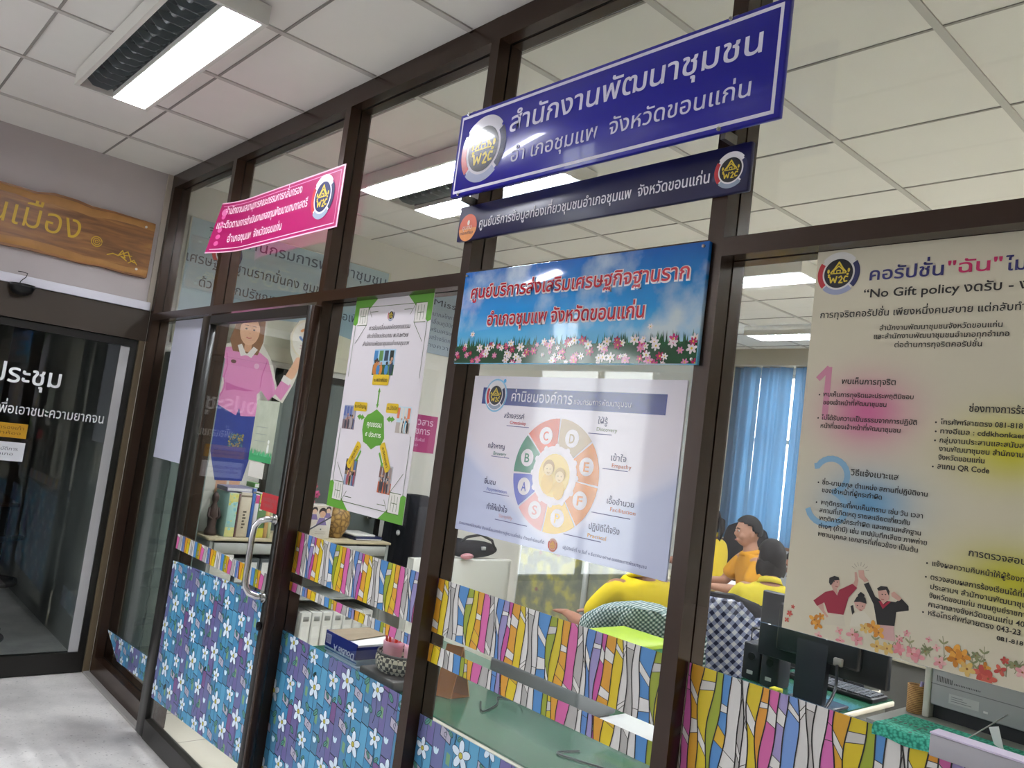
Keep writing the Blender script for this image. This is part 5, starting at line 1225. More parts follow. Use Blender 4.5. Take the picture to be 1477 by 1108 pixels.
# cut-out standee of a woman in pink
SX = .17
t = thing('standee', 'flat cut-out of a woman in pink blouse and blue skirt, standing on the cabinet', 'standee', (SX, .65, .867))
def S_(pts, c, l): sd.poly(pts, c, l)
sd = Art((SX, 0, 0), (0, 1, 0), (0, 0, 1), .0005)
out = [(.44, .868), (.425, 1.2), (.36, 1.55), (.375, 1.67), (.415, 1.72), (.365, 1.80), (.35, 1.88), (.40, 2.02), (.47, 2.06), (.47, 2.22), (.51, 2.30), (.57, 2.325), (.63, 2.30), (.675, 2.22), (.67, 2.07), (.735, 1.99), (.80, 1.83), (.81, 1.795), (.86, 1.85), (.90, 1.98), (.86, 2.06), (.84, 2.18), (.89, 2.28), (.98, 2.31), (1.07, 2.25), (1.09, 2.13), (1.02, 2.03), (.955, 2.0), (.915, 1.85), (.86, 1.72), (.78, 1.75), (.72, 1.82), (.69, 1.78), (.715, 1.62), (.72, 1.45), (.69, 1.2), (.70, .868)]
pz = MB(); pz.prism(out, 'x', SX-.006, SX, mat('#d6d3c6', .6)); pz.build('board', t)
SKN = '#dcae8e'; PK = '#d587b4'; PKD = '#c0609c'
sd.poly([(.445, 2.07), (.475, 2.0), (.64, 2.0), (.665, 2.09), (.66, 2.22), (.62, 2.295), (.57, 2.315), (.515, 2.29), (.478, 2.21)], '#7d5636', 1)
sd.ell(.565, 2.15, .066, .098, SKN, 2, 24); sd.rect(.545, 2.01, .592, 2.09, '#cf9d7c', 1.5)
sd.poly([(.497, 2.17), (.51, 2.25), (.555, 2.275), (.54, 2.22), (.52, 2.19)], '#6d4a2e', 3); sd.poly([(.633, 2.17), (.625, 2.25), (.555, 2.275), (.60, 2.23), (.62, 2.19)], '#6d4a2e', 3)
for s in (-1, 1): sd.ell(.565+s*.026, 2.155, .008, .006, '#3a2a22', 3, 10); sd.line([(.565+s*.014, 2.178), (.565+s*.038, 2.176)], .004, '#5a4030', 3)
sd.line([(.563, 2.13), (.569, 2.128)], .003, '#b9805e', 3); sd.line([(.548, 2.102), (.565, 2.096), (.582, 2.102)], .005, '#b0525a', 3)
sd.build('head_print', t)['label'] = 'printed face with brown hair'
sd = Art((SX, 0, 0), (0, 1, 0), (0, 0, 1), .0005)
sd.poly([(.41, 2.01), (.50, 2.035), (.565, 1.985), (.635, 2.03), (.715, 1.985), (.785, 1.83), (.80, 1.77), (.845, 1.735), (.90, 1.84), (.87, 1.88), (.825, 1.86), (.76, 1.72), (.70, 1.78), (.675, 1.75), (.70, 1.61), (.59, 1.60), (.575, 1.65), (.56, 1.60), (.405, 1.665), (.445, 1.74), (.455, 1.82), (.42, 1.83), (.365, 1.81), (.36, 1.90)], PK, 1)
sd.line([(.44, 1.98), (.455, 1.90), (.445, 1.83), (.46, 1.77), (.44, 1.71)], .006, PKD, 2); sd.line([(.71, 1.97), (.69, 1.88), (.69, 1.80)], .006, PKD, 2)
sd.poly([(.46, 1.80), (.52, 1.785), (.60, 1.775), (.66, 1.77), (.60, 1.76), (.52, 1.76), (.47, 1.745)], PKD, 2)
sd.poly([(.50, 2.04), (.525, 2.055), (.565, 1.99), (.53, 1.975)], '#dcdad4', 3); sd.poly([(.635, 2.035), (.605, 2.05), (.565, 1.99), (.60, 1.975)], '#dcdad4', 3)
sd.ell(.49, 1.935, .018, .012, '#6b4b42', 2, 12); sd.disc(.645, 1.93, .018, '#dcb2c8', 2, 12)
sd.build('blouse_print', t)['label'] = 'printed pink blouse'
sd = Art((SX, 0, 0), (0, 1, 0), (0, 0, 1), .0005)
sd.poly([(.405, 1.67), (.56, 1.60), (.575, 1.65), (.59, 1.60), (.70, 1.615), (.715, 1.45), (.665, 1.19), (.49, 1.185), (.435, 1.36), (.395, 1.55)], '#2c3c86', .6); sd.rect(.452, 1.33, .69, 1.375, '#262a70', 1.0)
sd.rect(.535, 1.40, .635, 1.485, '#2f4a70', 2); rnd = random.Random(2)
for k in range(70): x = rnd.uniform(.537, .633); z = rnd.uniform(1.402, 1.483); sd.poly([(x-.006, z), (x, z+.006), (x+.006, z), (x, z-.006)], rnd.choice(['#a3893f', '#8a7436', '#4f7a84']), 3+k*.01)
sd.build('skirt_print', t)['label'] = 'printed blue skirt with a gold patterned panel'
sd = Art((SX, 0, 0), (0, 1, 0), (0, 0, 1), .0005)
sd.poly([(.50, 1.185), (.57, 1.187), (.565, .90), (.50, .90)], SKN, 1); sd.poly([(.585, 1.187), (.655, 1.19), (.66, .90), (.60, .90)], SKN, 1)
sd.ell(.53, .89, .04, .014, '#3a3a60', 2, 14); sd.ell(.63, .89, .04, .014, '#3a3a60', 2, 14)
sd.build('leg_print', t)
sd = Art((SX, 0, 0), (0, 1, 0), (0, 0, 1), .0005)
sd.poly([(.845, 1.89), (.88, 1.865), (.915, 1.90), (.945, 1.99), (1.0, 2.02), (.97, 2.045), (.91, 2.035), (.895, 2.0)], SKN, 1); sd.poly([(.825, 1.865), (.885, 1.84), (.90, 1.88), (.84, 1.905)], '#dcdad6', 2)
sd.build('arm_print', t)
sd = Art((SX, 0, 0), (0, 1, 0), (0, 0, 1), .0005)
sd.ell(.965, 2.165, .118, .135, '#d9d0b6', 2, 36); sd.ell(.965, 2.165, .106, .122, '#dedbd0', 3, 36)
for (c, a0) in (('#3a6fb0', 200), ('#c85a8c', 300), ('#d98a3a', 80), ('#5a4a9a', 20)):
    sd.arc(.945, 2.19, .028, .045, a0, a0+70, c, 4, 8)
for k in range(2): sd.rect(.92, 2.095+k*.02, 1.02, 2.101+k*.02, '#cf9fae', 4)
sd.build('round_sign_print', t)['label'] = 'round pale sign held up on the raised hand'
# dark cupboard in the corner
t = thing('steel_cupboard', 'tall grey green steel cupboard in the corner behind the sidelight', 'cupboard', (.2, .26, 0))
MB().rbox((.03, .115, .0), (.40, .345, 1.93), mat('#5f6b66', .5), .004, 1).build('body', t); MB().rbox((.401, .125, .06), (.415, .335, 1.90), mat('#64716b', .5), .003, 1).build('door', t); MB().rbox((.415, .30, .95), (.44, .315, 1.07), M_CHROME, .004).build('handle', t)

# boards on the office's left wall
def wallart(o): return Art(o, (0, 1, 0), (0, 0, 1), .0005)
t = thing('wall_board', 'long pale blue statement board high on the office left wall', 'board', (.02, .87, 1.99))
MB().rbox((.001, .14, 1.995), (.018, 1.64, 2.80), mat('#d6d3bf', .6), .003, 1).build('board', t)
a = wallart((.018, .14, 1.995)); W_ = 1.5
a.rect(.01, .10, W_-.02, .80, '#a9bcc4', 1); a.poly([(.01, .10), (W_-.02, .10), (W_-.02, .22), (.9, .30), (.5, .26), (.01, .19)], '#d3d2bd', 2, True)
a.poly([(.3, .36), (.55, .46), (.95, .52), (W_-.02, .54), (W_-.02, .22), (.9, .30), (.5, .27), (.3, .25)], '#94b0bd', 3)
a.build('background_print', t); a.rect(0, .01, W_, .03, '#6a6a60', 4)
emblem(t, (.0185, .40, 2.62), (0, 1, 0), (0, 0, 1), .10)
a2 = wallart((.018, 0, 0))
write(a2, 'วิสัยทัศน์กรมการพัฒนาชุมชน', .26, 2.69, 1.60, .055, '#3d4c5c', t, offset=.005, l=8)
write(a2, 'เศรษฐกิจฐานรากมั่นคง ชุมชนพึ่งตนเองได้', .15, 2.515, 1.55, .048, '#3d4c5c', t, offset=.005, l=8)
write(a2, 'ด้วยหลักปรัชญาของเศรษฐกิจพอเพียง', .25, 2.375, 1.50, .045, '#3d4c5c', t, offset=.005, l=8)
t = thing('wall_board', 'grey blue mission board with lines of text, behind the mullion left of the sky banner', 'board', (.02, 2.2, 2.30))
MB().rbox((.001, 1.90, 2.28), (.016, 2.62, 2.80), mat('#a3b2c0', .6), .003, 1).build('board', t)
a2 = wallart((.016, 0, 0)); write(a2, 'Mission', 2.06, 2.66, 2.44, .05, '#333c48', t, l=3)
for k, s in enumerate(('พัฒนากลไกการมีส่วนร่วม', 'ขับเคลื่อนภูมิปัญญาท้องถิ่น', 'ส่งเสริมเศรษฐกิจชุมชน', 'เสริมสร้างขีดความสามารถ', 'สร้างความมั่นคง')):
    write(a2, s, 1.98, 2.575-k*.062, 2.50, .024, '#4c5a6c', t, l=3)
t = thing('poster', 'small magenta notice with white letters on the far left wall, right of the white poster', 'poster', (.01, 2.1, 1.5))
MB().box((.001, 1.93, 1.505), (.004, 2.26, 1.795), mat('#a83a72', .5)).build('sheet', t)
a2 = wallart((.004, 0, 0)); write(a2, 'ข่าวสาร', 2.0, 1.715, 2.22, .04, '#dcb4cc', t, offset=.02); write(a2, 'ราชการ', 2.0, 1.645, 2.2, .04, '#dcb4cc', t, offset=.02); write(a2, 'ประชาสัมพันธ์', 2.0, 1.59, 2.16, .018, '#dcb4cc', t); write(a2, 'กรมการพัฒนา', 1.98, 1.55, 2.1, .016, '#dcb4cc', t)

# ------------------------------------------------------------------ deeper in the office
t = thing('counter', 'white covered counter on the office left side, below the magenta notice', 'counter', (.62, 2.2, 0))
MB().rbox((.625, 1.72, .77), (.685, 2.6, .80), mat('#d4d4cc', .6), .004, 2).build('countertop', t)
cl = MB(); rows = []
for i in range(33):
    yv = 1.715+.89*i/32; w = .005*math.sin(i*1.3)
    rows.append([(.686+w, yv, .02), (.688+w*.6, yv, .4), (.687, yv, .79), (.684, yv, .803), (.622, yv, .803), (.62, yv, .4), (.62, yv, .02)])
cl.grid(rows, mat('#d2d2ca', .8)); rows = [[(xv, 2.606, .02), (xv, 2.606, .80)] for xv in (.62, .65, .686)]; cl.grid(rows, mat('#d2d2ca', .8)); rows = [[(xv, 1.713, .02), (xv, 1.713, .80)] for xv in (.62, .65, .686)]; cl.grid(rows, mat('#d2d2ca', .8)); cl.build('white_cover', t)
for yv in (1.75, 2.55): MB().box((.635, yv, 0), (.675, yv+.03, .77), M_STEEL).build('leg', t)
t = thing('handbag', 'black bag slumped on the white covered counter', 'bag', (.62, 2.3, .804))
b = MB(); b.ell((.62, 2.26, .868), (.062, .24, .064), M_FAB, 24, 12); b.ell((.625, 2.12, .885), (.055, .1, .06), M_FAB, 16, 10); b.build('body', t)
MB().tube([(.65, 2.1, .90), (.675, 2.16, .96), (.68, 2.28, .98), (.672, 2.40, .94), (.65, 2.46, .87)], .010, M_BLK, 8).build('strap', t)
MB().rbox((.672, 2.30, .87), (.688, 2.34, .895), mat('#b9bcc0', .3, .8), .003, 1).build('buckle', t)
t = thing('purse', 'small pink purse lying against the black bag on the white counter', 'purse', (.70, 2.16, .804))
b = MB(); b.ell((.701, 2.16, .827), (.016, .06, .022), mat('#c98a92', .5), 18, 10); b.build('body', t); MB().tube([(.713, 2.11, .832), (.717, 2.16, .838), (.713, 2.21, .832)], .0025, mat('#e0b4ba', .4), 6).build('zip', t)
def floral(N, L, co):
    w = N.new('ShaderNodeTexNoise'); w.inputs['Scale'].default_value = 9; w.inputs['Detail'].default_value = 8; L.new(co, w.inputs['Vector'])
    base = ramp(N, L, w.outputs['Fac'], [(.36, '#6d7266'), (.5, '#81836c'), (.62, '#a9a35a')])
    v = N.new('ShaderNodeTexVoronoi'); v.inputs['Scale'].default_value = 7; v.inputs['Randomness'].default_value = .6; L.new(co, v.inputs['Vector'])
    f = ramp(N, L, v.outputs['Distance'], [(.17, '#ffffff'), (.22, '#000000')])
    mx = N.new('ShaderNodeMix'); mx.data_type = 'RGBA'; L.new(f, mx.inputs[0]); L.new(base, mx.inputs[6]); mx.inputs[7].default_value = lin('#8a4f5e'); return mx.outputs[2]
t = thing('floral_screen', 'floral cloth screen on grey poles, grey green with dull pink blossoms', 'screen', (1.3, 2.68, 0))
rows = []
for i in range(49):
    xv = .72+1.2*i/48; w = .012*math.sin(i*.8); rows.append([(xv, 2.66+w, .06), (xv, 2.66+w*.7, .55), (xv, 2.665, 1.12)])
MB().grid(rows, node_mat('m_floral', floral, .85)).build('cloth', t)
MB().tube([(.70, 2.68, 1.12), (1.94, 2.68, 1.12)], .014, M_STEEL, 12).build('top_rail', t)
for xv in (.71, 1.40, 1.93): MB().tube([(xv, 2.655 if xv == 1.40 else 2.69, 0), (xv, 2.64 if xv == 1.40 else 2.69, 1.14)], .02, mat('#a3a6a2', .4, .2), 14).build('pole', t)

def office_chair(label, x, y, rz, black='#15161a', back_h=.58, back_top=1.05, group=None, z=0, wide=.46):
    """swivel chair; local -y is the sitter's front"""
    t = thing('office_chair', label, 'chair', (x, y, z), rz, group)
    m = mat(black, .8, 0, .2); loc = dict(world=False)
    MB().rbox((-wide/2, -.25, .35), (wide/2, .22, .415), m, .035, 3).build('seat', t, **loc)
    b = MB(); rows = []
    for i in range(13):
        v = i/12; zc = back_top-back_h*(1-v); wd = wide/2*(.86+.14*math.sin(PI*min(1, v*1.1)))*(1 if v < .85 else math.sqrt(max(.12, 1-((v-.85)/.15)**2*.88)))
        row = []
        for j in range(20):
            a = 2*PI*j/20; row.append((wd*math.copysign(abs(math.cos(a))**.6, math.cos(a)), .27+.03*v+.03*math.copysign(abs(math.sin(a))**.6, math.sin(a))+.03*(math.cos(a))**2*-1+.02, zc))
        rows.append(row)
    b.grid(rows, m, True, True); b.mb = None
    k = len(b.v); b.poly(rows[-1], m, True); b.poly(rows[0][::-1], m, True)
    b.build('backrest', t, **loc)
    MB().tube([(0, .16, .36), (0, .30, .37), (0, .335, .55), (0, .325, .72)], .022, M_STEELD, 10).build('back_stem', t, **loc)
    MB().tube([(0, 0, .10), (0, 0, .35)], .026, mat('#c0c2c4', .2, .9), 14).build('gas_column', t, **loc)
    for k in range(5):
        w = k*2*PI/5+.3; c, s = math.cos(w), math.sin(w)
        MB().tube([(0.02*c, .02*s, .11), (.28*c, .28*s, .075)], [.022, .015], mat('#b9bbbd', .22, .9), 10).build('base_arm', t, **loc)
        MB().tube([(.28*c-.012*s, .28*s+.012*c, .028), (.28*c+.012*s, .28*s-.012*c, .028)], .028, M_BLK, 14).build('caster', t, **loc)
    for s in (-1, 1):
        MB().tube([(s*wide*.42, .10, .38), (s*(wide/2+.03), .10, .55), (s*(wide/2+.03), .06, .66)], .013, M_BLK, 8).build('arm_post', t, **loc)
        MB().rbox((s*(wide/2+.03)-.025, -.16, .66), (s*(wide/2+.03)+.025, .14, .69), M_BLK, .01, 2).build('armrest', t, **loc)
    return t
# person facing: rz rotates local -y (front)
def face_to(dx, dy): return math.atan2(dx, -dy)
ch1 = office_chair('tall black office chair between the left wall and the white counter', .315, 2.22, face_to(0, 1), back_top=1.18, back_h=.62, wide=.40)
t = thing('coat', 'black jacket hanging over the tall black chair behind the white counter', 'jacket', (.315, 1.93, .62), face_to(0, 1))
b = MB(); rows = []
for i in range(15):
    v = i/14; wv = .225*(1-.06*v)*(1 if v < .6 else math.sqrt(max(.05, 1-((v-.6)/.4)**2*.9)))
    rows.append([(wv*math.copysign(abs(math.cos(a))**.7, math.cos(a))*(1+.03*math.sin(a*7)), .085*(1+.06*math.sin(a*9+v*3))*math.copysign(abs(math.sin(a))**.7, math.sin(a)), .58*v) for a in [2*PI*j/40 for j in range(40)]])
b.grid(rows, M_FAB, True, True); b.poly(rows[-1], M_FAB, True); b.build('body', t, world=False)
for q in (-1, 1): MB().tube([(q*.15, .03, .50), (q*.19, .05, .36), (q*.195, .06, .16), (q*.18, .07, .02)], [.05, .055, .05, .04], M_FAB, 12).build('sleeve', t, world=False)
MB().ell((.02, .10, .30), (.02, .012, .02), mat('#c9c9c6', .4), 12, 8).build('badge', t, world=False)

# chequered cloth and shirt patterns
def gingham(c1, c2, c3, scale, soft=False):
    def f(N, L, co):
        mp = N.new('ShaderNodeMapping'); mp.inputs['Rotation'].default_value = (.5, .6, .5); L.new(co, mp.inputs[0])
        def band(axis):
            w = N.new('ShaderNodeTexWave'); w.bands_direction = axis; w.inputs['Scale'].default_value = scale; w.inputs['Distortion'].default_value = 2.2; w.inputs['Detail Scale'].default_value = .5; L.new(mp.outputs[0], w.inputs['Vector'])
            g = N.new('ShaderNodeMath'); g.operation = 'GREATER_THAN'; g.inputs[1].default_value = .5; L.new(w.outputs['Fac'], g.inputs[0]); return g.outputs[0]
        s = N.new('ShaderNodeMath'); s.operation = 'ADD'; L.new(band('X'), s.inputs[0]); L.new(band('Z'), s.inputs[1])
        d = N.new('ShaderNodeMath'); d.operation = 'DIVIDE'; d.inputs[1].default_value = 2; L.new(s.outputs[0], d.inputs[0])
        r = N.new('ShaderNodeValToRGB'); r.color_ramp.interpolation = 'CONSTANT'; e = r.color_ramp.elements
        e[0].position = 0; e[0].color = lin(c1); e[1].position = .4; e[1].color = lin(c2); e.new(.8).color = lin(c3); L.new(d.outputs[0], r.inputs[0]); return r.outputs[0]
    return f
M_GING = node_mat('m_green_gingham', gingham('#1c3b3a', '#6f8a86', '#d4dbd6', 24), .85)
M_PLAID = node_mat('m_navy_plaid', gingham('#1a1f3a', '#7f859c', '#c4c4c6', 8), .85)

# ------------------------------------------------------------------ people
M_SKIN = mat('#9c6c56', .55, 0, .35); M_SKINL = mat('#ad8069', .55, 0, .35); M_HAIR = mat('#0d0b0a', .6, 0, .15)
def skin_mesh(chains, level=2, root=0):
    """chains: list of [(pos, radius) ...]; a chain's first element may be an int index into earlier verts"""
    V, R, E = [], [], []
    names = {}
    for ch in chains:
        prev = None
        for it in ch:
            if isinstance(it, str): prev = names[it]; continue
            p, r = it[0], it[1]
            V.append(Vector(p)); R.append(r); i = len(V)-1
            if prev is not None: E.append((prev, i))
            prev = i
            if len(it) > 2: names[it[2]] = i
    me = bpy.data.meshes.new('sk'); me.from_pydata([tuple(v) for v in V], E, [])
    o = bpy.data.objects.new('sk', me); COL.objects.link(o)
    md = o.modifiers.new('s', 'SKIN'); md.use_smooth_shade = True; md.branch_smoothing = .6
    for i, sv in enumerate(me.skin_vertices[0].data):
        sv.radius = R[i] if isinstance(R[i], tuple) else (R[i], R[i]); sv.use_root = (i == root)
    sb = o.modifiers.new('u', 'SUBSURF'); sb.levels = level; sb.render_levels = level
    bpy.context.view_layer.update()
    m2 = bpy.data.meshes.new_from_object(o.evaluated_get(bpy.context.evaluated_depsgraph_get()))
    bpy.data.objects.remove(o); bpy.data.meshes.remove(me); return m2
def fuse(parts, voxel, m, name, smooth=8):
    """several closed meshes -> one continuous surface"""
    bm = bmesh.new()
    for p in parts: bm.from_mesh(p)
    me = bpy.data.meshes.new(name); bm.to_mesh(me); bm.free()
    o = bpy.data.objects.new('fz', me); COL.objects.link(o)
    r = o.modifiers.new('r', 'REMESH'); r.mode = 'VOXEL'; r.voxel_size = voxel; r.use_smooth_shade = True
    if smooth:
        sm = o.modifiers.new('s', 'SMOOTH'); sm.factor = .5; sm.iterations = smooth
    bpy.context.view_layer.update()
    m2 = bpy.data.meshes.new_from_object(o.evaluated_get(bpy.context.evaluated_depsgraph_get())); m2.name = name
    bpy.data.objects.remove(o); bpy.data.meshes.remove(me)
    m2.materials.clear(); m2.materials.append(m)
    for p in m2.polygons: p.use_smooth = True
    for p in parts: bpy.data.meshes.remove(p)
    return m2
def ell_mesh(c, r, rot=None, seg=24, rings=16):
    b = MB(); b.ell(c, r, M_SKIN, seg, rings, rot); return b.mesh('e')
def person(label, x, y, rz, shirt, hair='short', skin=M_SKIN, z0=.0, lean=0.0, head_yaw=0.0, head_pitch=0.0, arms='table', group=None, trousers='#1c1e26', scale=1.0, drop=0.0):
    """seated figure, local -y is the front; hips at .50 m"""
    t = thing('person', label, 'person', (x, y, z0), rz, group)
    L_ = lean
    pel = (0, 0, .55); wst = (0, -.02-L_*.25, .72); che = (0, -.03-L_*.6, .93-drop*.5); nkb = (0, -.03-L_*.85, 1.06-drop*.8); nk = (0, -.05-L_*.95, 1.12-drop)
    hc = Vector((0, -.075-L_*1.05, 1.225-drop))
    chains = [[(pel, (.15, .11), 'pel'), (wst, (.14, .10)), (che, (.155, .105), 'che'), (nkb, (.075, .07), 'nkb'), (nk, .052), ((hc.x, hc.y+.02, hc.z-.02), .06)]]
    for s in (-1, 1):
        sh = (s*.17, nkb[1], 1.02-drop*.8)
        if arms == 'table': el = (s*.24, che[1]-.12, .80); wr = (s*.13, che[1]-.36, .80); hd = (s*.09, che[1]-.45, .80)
        else: el = (s*.25, che[1]+.01, .78); wr = (s*.20, che[1]-.22, .69); hd = (s*.17, che[1]-.30, .66)
        H = 'w%d' % s
        chains.append(['che', (sh, .062), (((sh[0]+el[0])/2, (sh[1]+el[1])/2, (sh[2]+el[2])/2), .05), (el, .042), (((el[0]+wr[0])/2, (el[1]+wr[1])/2, (el[2]+wr[2])/2), .038), (wr, .027, H)])
        d = (Vector(hd)-Vector(wr)).normalized(); side = Vector((d.y, -d.x, 0)).normalized()*(-s)   # towards the thumb
        palm = Vector(wr)+d*.045
        chains.append([H, (tuple(palm), (.032, .017), H+'p'), (tuple(Vector(wr)+d*.085), (.036, .015), H+'k')])
        for k, (off, ln) in enumerate(((.028, .066), (.010, .075), (-.009, .070), (-.027, .055))):
            b0 = Vector(wr)+d*.085+side*off; chains.append([H+'k', (tuple(b0+d*.012), .0092), (tuple(b0+d*(.012+ln*.5)+Vector((0, 0, -.006))), .0084), (tuple(b0+d*(.012+ln)+Vector((0, 0, -.022))), .0068)])
        chains.append([H+'p', (tuple(palm+side*.034+d*.01), .0105), (tuple(palm+side*.052+d*.035), .0095), (tuple(palm+side*.056+d*.062+Vector((0, 0, -.006))), .0078)])
        kn = (s*.12, -.44, .53); an = (s*.11, -.46, .10)
        chains.append(['pel', ((s*.10, -.10, .54), .085), (kn, .062), ((s*.115, -.47, .36), .056), (an, .038), ((s*.11, -.58, .045), (.040, .03)), ((s*.11, -.64, .035), (.034, .022))])
    body = skin_mesh(chains)
    Rz = (Matrix.Rotation(head_yaw, 3, 'Z') @ Matrix.Rotation(head_pitch, 3, 'X'))
    def hp(v): return hc + Rz @ Vector(v)
    parts = [body, ell_mesh(hc, (.074, .092, .108), Rz), ell_mesh(hp((0, -.022, -.055)), (.056, .062, .056), Rz), ell_mesh(hp((0, -.09, -.012)), (.013, .02, .022), Rz, 12, 8), ell_mesh(hp((0, -.076, -.06)), (.026, .02, .014), Rz, 12, 8), ell_mesh(hp((0, -.066, .028)), (.055, .022, .014), Rz, 12, 8)]
    for s in (-1, 1): parts += [ell_mesh(hp((s*.076, .008, -.01)), (.011, .02, .03), Rz, 12, 8), ell_mesh(hp((s*.042, -.058, -.03)), (.026, .024, .028), Rz, 12, 8)]
    me = fuse(parts, .0065, skin, 'body', 4)
    link_mesh('body', me, t)
    for s in (-1, 1):
        MB().ell(hp((s*.030, -.083, .010)), (.0125, .006, .0065), mat('#d8d0c8', .3), 12, 8, Rz).build('eye', t, world=False)
        MB().ell(hp((s*.030, -.0885, .009)), (.006, .003, .006), mat('#140e0c', .2), 10, 6, Rz).build('iris', t, world=False)
        b = MB(); b.tube([hp((s*.013, -.091, .027)), hp((s*.030, -.092, .032)), hp((s*.050, -.080, .027))], [.003, .004, .002], M_HAIR, 6); b.build('eyebrow', t, world=False)
    MB().tube([hp((-.024, -.088, -.062)), hp((-.01, -.097, -.060)), hp((.01, -.097, -.060)), hp((.024, -.088, -.062))], [.002, .0045, .0045, .002], mat('#8a4a40', .5), 8).build('mouth', t, world=False)
    # hair: a cap that leaves the face free
    hb = bmesh.new(); bmesh.ops.create_uvsphere(hb, u_segments=36, v_segments=24, radius=1)
    long_ = hair != 'short'; kill = []
    for v in hb.verts:
        n = v.co.copy()
        line = .42 if n.y < -.2 else (-.15 if not long_ else -.5)
        if n.y < -.15: line = .30 + .25*min(1, (-n.y-.15)/.6) if not long_ else .12+.35*min(1, (-n.y-.15)/.6)
        elif n.y < .35: line = -.05-.3*(n.y+.15)
        else: line = -.45
        if long_ and n.y > -.15: line = -.9
        if n.z < line: kill.append(v)
        v.co = Vector((n.x*.083, n.y*.102+.006, n.z*.112+.010))
    bmesh.ops.delete(hb, geom=kill, context='VERTS')
    hm = bpy.data.meshes.new('hair'); 
    for v in hb.verts: v.co = hp(v.co)
    hb.to_mesh(hm); hb.free()
    ho = bpy.data.objects.new('hair', hm); COL.objects.link(ho); ho.parent = t; hm.materials.append(M_HAIR)
    for p in hm.polygons: p.use_smooth = True
    so = ho.modifiers.new('so', 'SOLIDIFY'); so.thickness = .014; so.offset = 0
    if long_:
        b = MB(); rows = []
        ln = .30 if hair == 'long' else .09
        for i in range(12):
            v = i/11; rows.append([hp(((.080+.012*math.sin(v*PI))*math.cos(a), .012+(.085-.02*v)*math.sin(a), -.02-ln*v+.006*math.sin(a*9))) for a in [PI*(-.08+1.16*j/22) for j in range(23)]])
        b.grid(rows, M_HAIR); o = b.build('hair_length', t, world=False); so = o.modifiers.new('so', 'SOLIDIFY'); so.thickness = .02; so.offset = 0
        if hair == 'tail':
            MB().tube([hp((0, .09, .02)), hp((0, .135, .0)), hp((0, .14, -.08)), hp((0, .12, -.2))], [.022, .03, .028, .008], M_HAIR, 10).build('pony_tail', t, world=False)
    # polo shirt
    ch = [[((0, .0, .56), (.175, .135), 'p'), (wst, (.172, .138)), (che, (.195, .152), 'c'), ((0, nkb[1], 1.03-drop*.8), (.128, .115)), ((0, nkb[1]+.004, 1.066-drop*.85), (.09, .088))]]
    for s in (-1, 1):
        sh = (s*.175, nkb[1], 1.015-drop*.8); el = (s*.24, che[1]-.12, .80) if arms == 'table' else (s*.25, che[1]+.01, .78)
        q = Vector(sh).lerp(Vector(el), .55); e = Vector(sh).lerp(Vector(el), .85)
        ch.append(['c', (sh, .092), (tuple(q), .074), (tuple(e), .070)])
    sm = fuse([skin_mesh(ch)], .009, mat(shirt, .75, 0, .25, 0, .06, 9, .25, 14), 'shirt', 3); link_mesh('shirt', sm, t)
    b = MB(); rows = []
    for (r, zz) in ((.064, 1.06), (.062, 1.092), (.068, 1.094), (.084, 1.060)):
        rows.append([(r*math.sin(a), nkb[1]-.012-r*.95*math.cos(a)-(.02 if abs(a) < .3 else 0), zz-drop*.9-.022*math.cos(a)) for a in [2*PI*(j/24)+.09 - .18*0 for j in range(24)]])
    b.grid(rows, mat(shirt, .75, 0, .25)); o = b.build('collar', t, world=False); so = o.modifiers.new('so', 'SOLIDIFY'); so.thickness = .005
    # trousers
    tr = [[((0, .0, .54), (.165, .125), 'p'), ((0, 0, .62), (.16, .12))]]
    for s in (-1, 1): tr.append(['p', ((s*.10, -.10, .54), .095), ((s*.12, -.44, .53), .074), ((s*.115, -.47, .36), .068), ((s*.11, -.465, .12), .058)])
    tm = fuse([skin_mesh(tr)], .012, mat(trousers, .8), 'trousers', 2); link_mesh('trousers', tm, t)
    for s in (-1, 1): MB().ell((s*.11, -.55, .04), (.05, .13, .045), M_BLK, 16, 10).build('shoe', t, world=False)
    t.scale = (scale,)*3
    return t
YEL = '#d9bb2a'
# the meeting table at the far side of the office
t = thing('meeting_table', 'cream meeting table with papers among the people in yellow', 'table', (1.35, 4.35, 0))
MB().rbox((.75, 3.95, .725), (1.50, 4.70, .75), M_CREAM, .006, 2).build('tabletop', t)
for xv in (.80, 1.41):
    for yv in (4.0, 4.66): MB().box((xv, yv, 0), (xv+.04, yv+.04, .725), M_STEEL).build('leg', t)
for i, (xv, yv, rz, c, lab) in enumerate(((1.33, 4.40, .3, '#e3e2e0', 'white papers on the meeting table in front of the man'), (1.24, 4.12, -.1, '#c9c277', 'yellowish folder on the meeting table beside the white papers'))):
    t = thing('paper_pad' if i == 0 else 'folder', lab, 'paper' if i == 0 else 'folder', (xv, yv, .751), rz)
    MB().rbox((-.15, -.11, 0), (.15, .11, .016-.006*i), mat(c, .6), .002, 1).build('sheets' if i == 0 else 'cover', t, world=False)
person('man in a golden yellow polo shirt looking down, seated at the meeting table', 1.80, 4.16, face_to(-.6, -.8), '#c98c18', 'short', M_SKINL, head_pitch=.12, lean=.04)
office_chair('black high-back office chair under the man in golden yellow', 1.84, 4.19, face_to(-.8, -.6), back_top=1.08)
person('person in a yellow shirt, half hidden behind the dark upright at the far table', 0.90, 4.92, face_to(-.9, -.1), YEL, 'tail', M_SKIN, lean=.02)
office_chair('large black office chair left of the man, behind the meeting table', 0.80, 5.25, face_to(-.1, -1), back_top=1.22, back_h=.70, wide=.56)
person('woman in yellow with her back turned, dark hair, in front of the man', 2.56, 3.02, face_to(-.6, .75), '#cdbb30', 'bob', M_SKIN, lean=.05, head_yaw=.35, scale=.94)
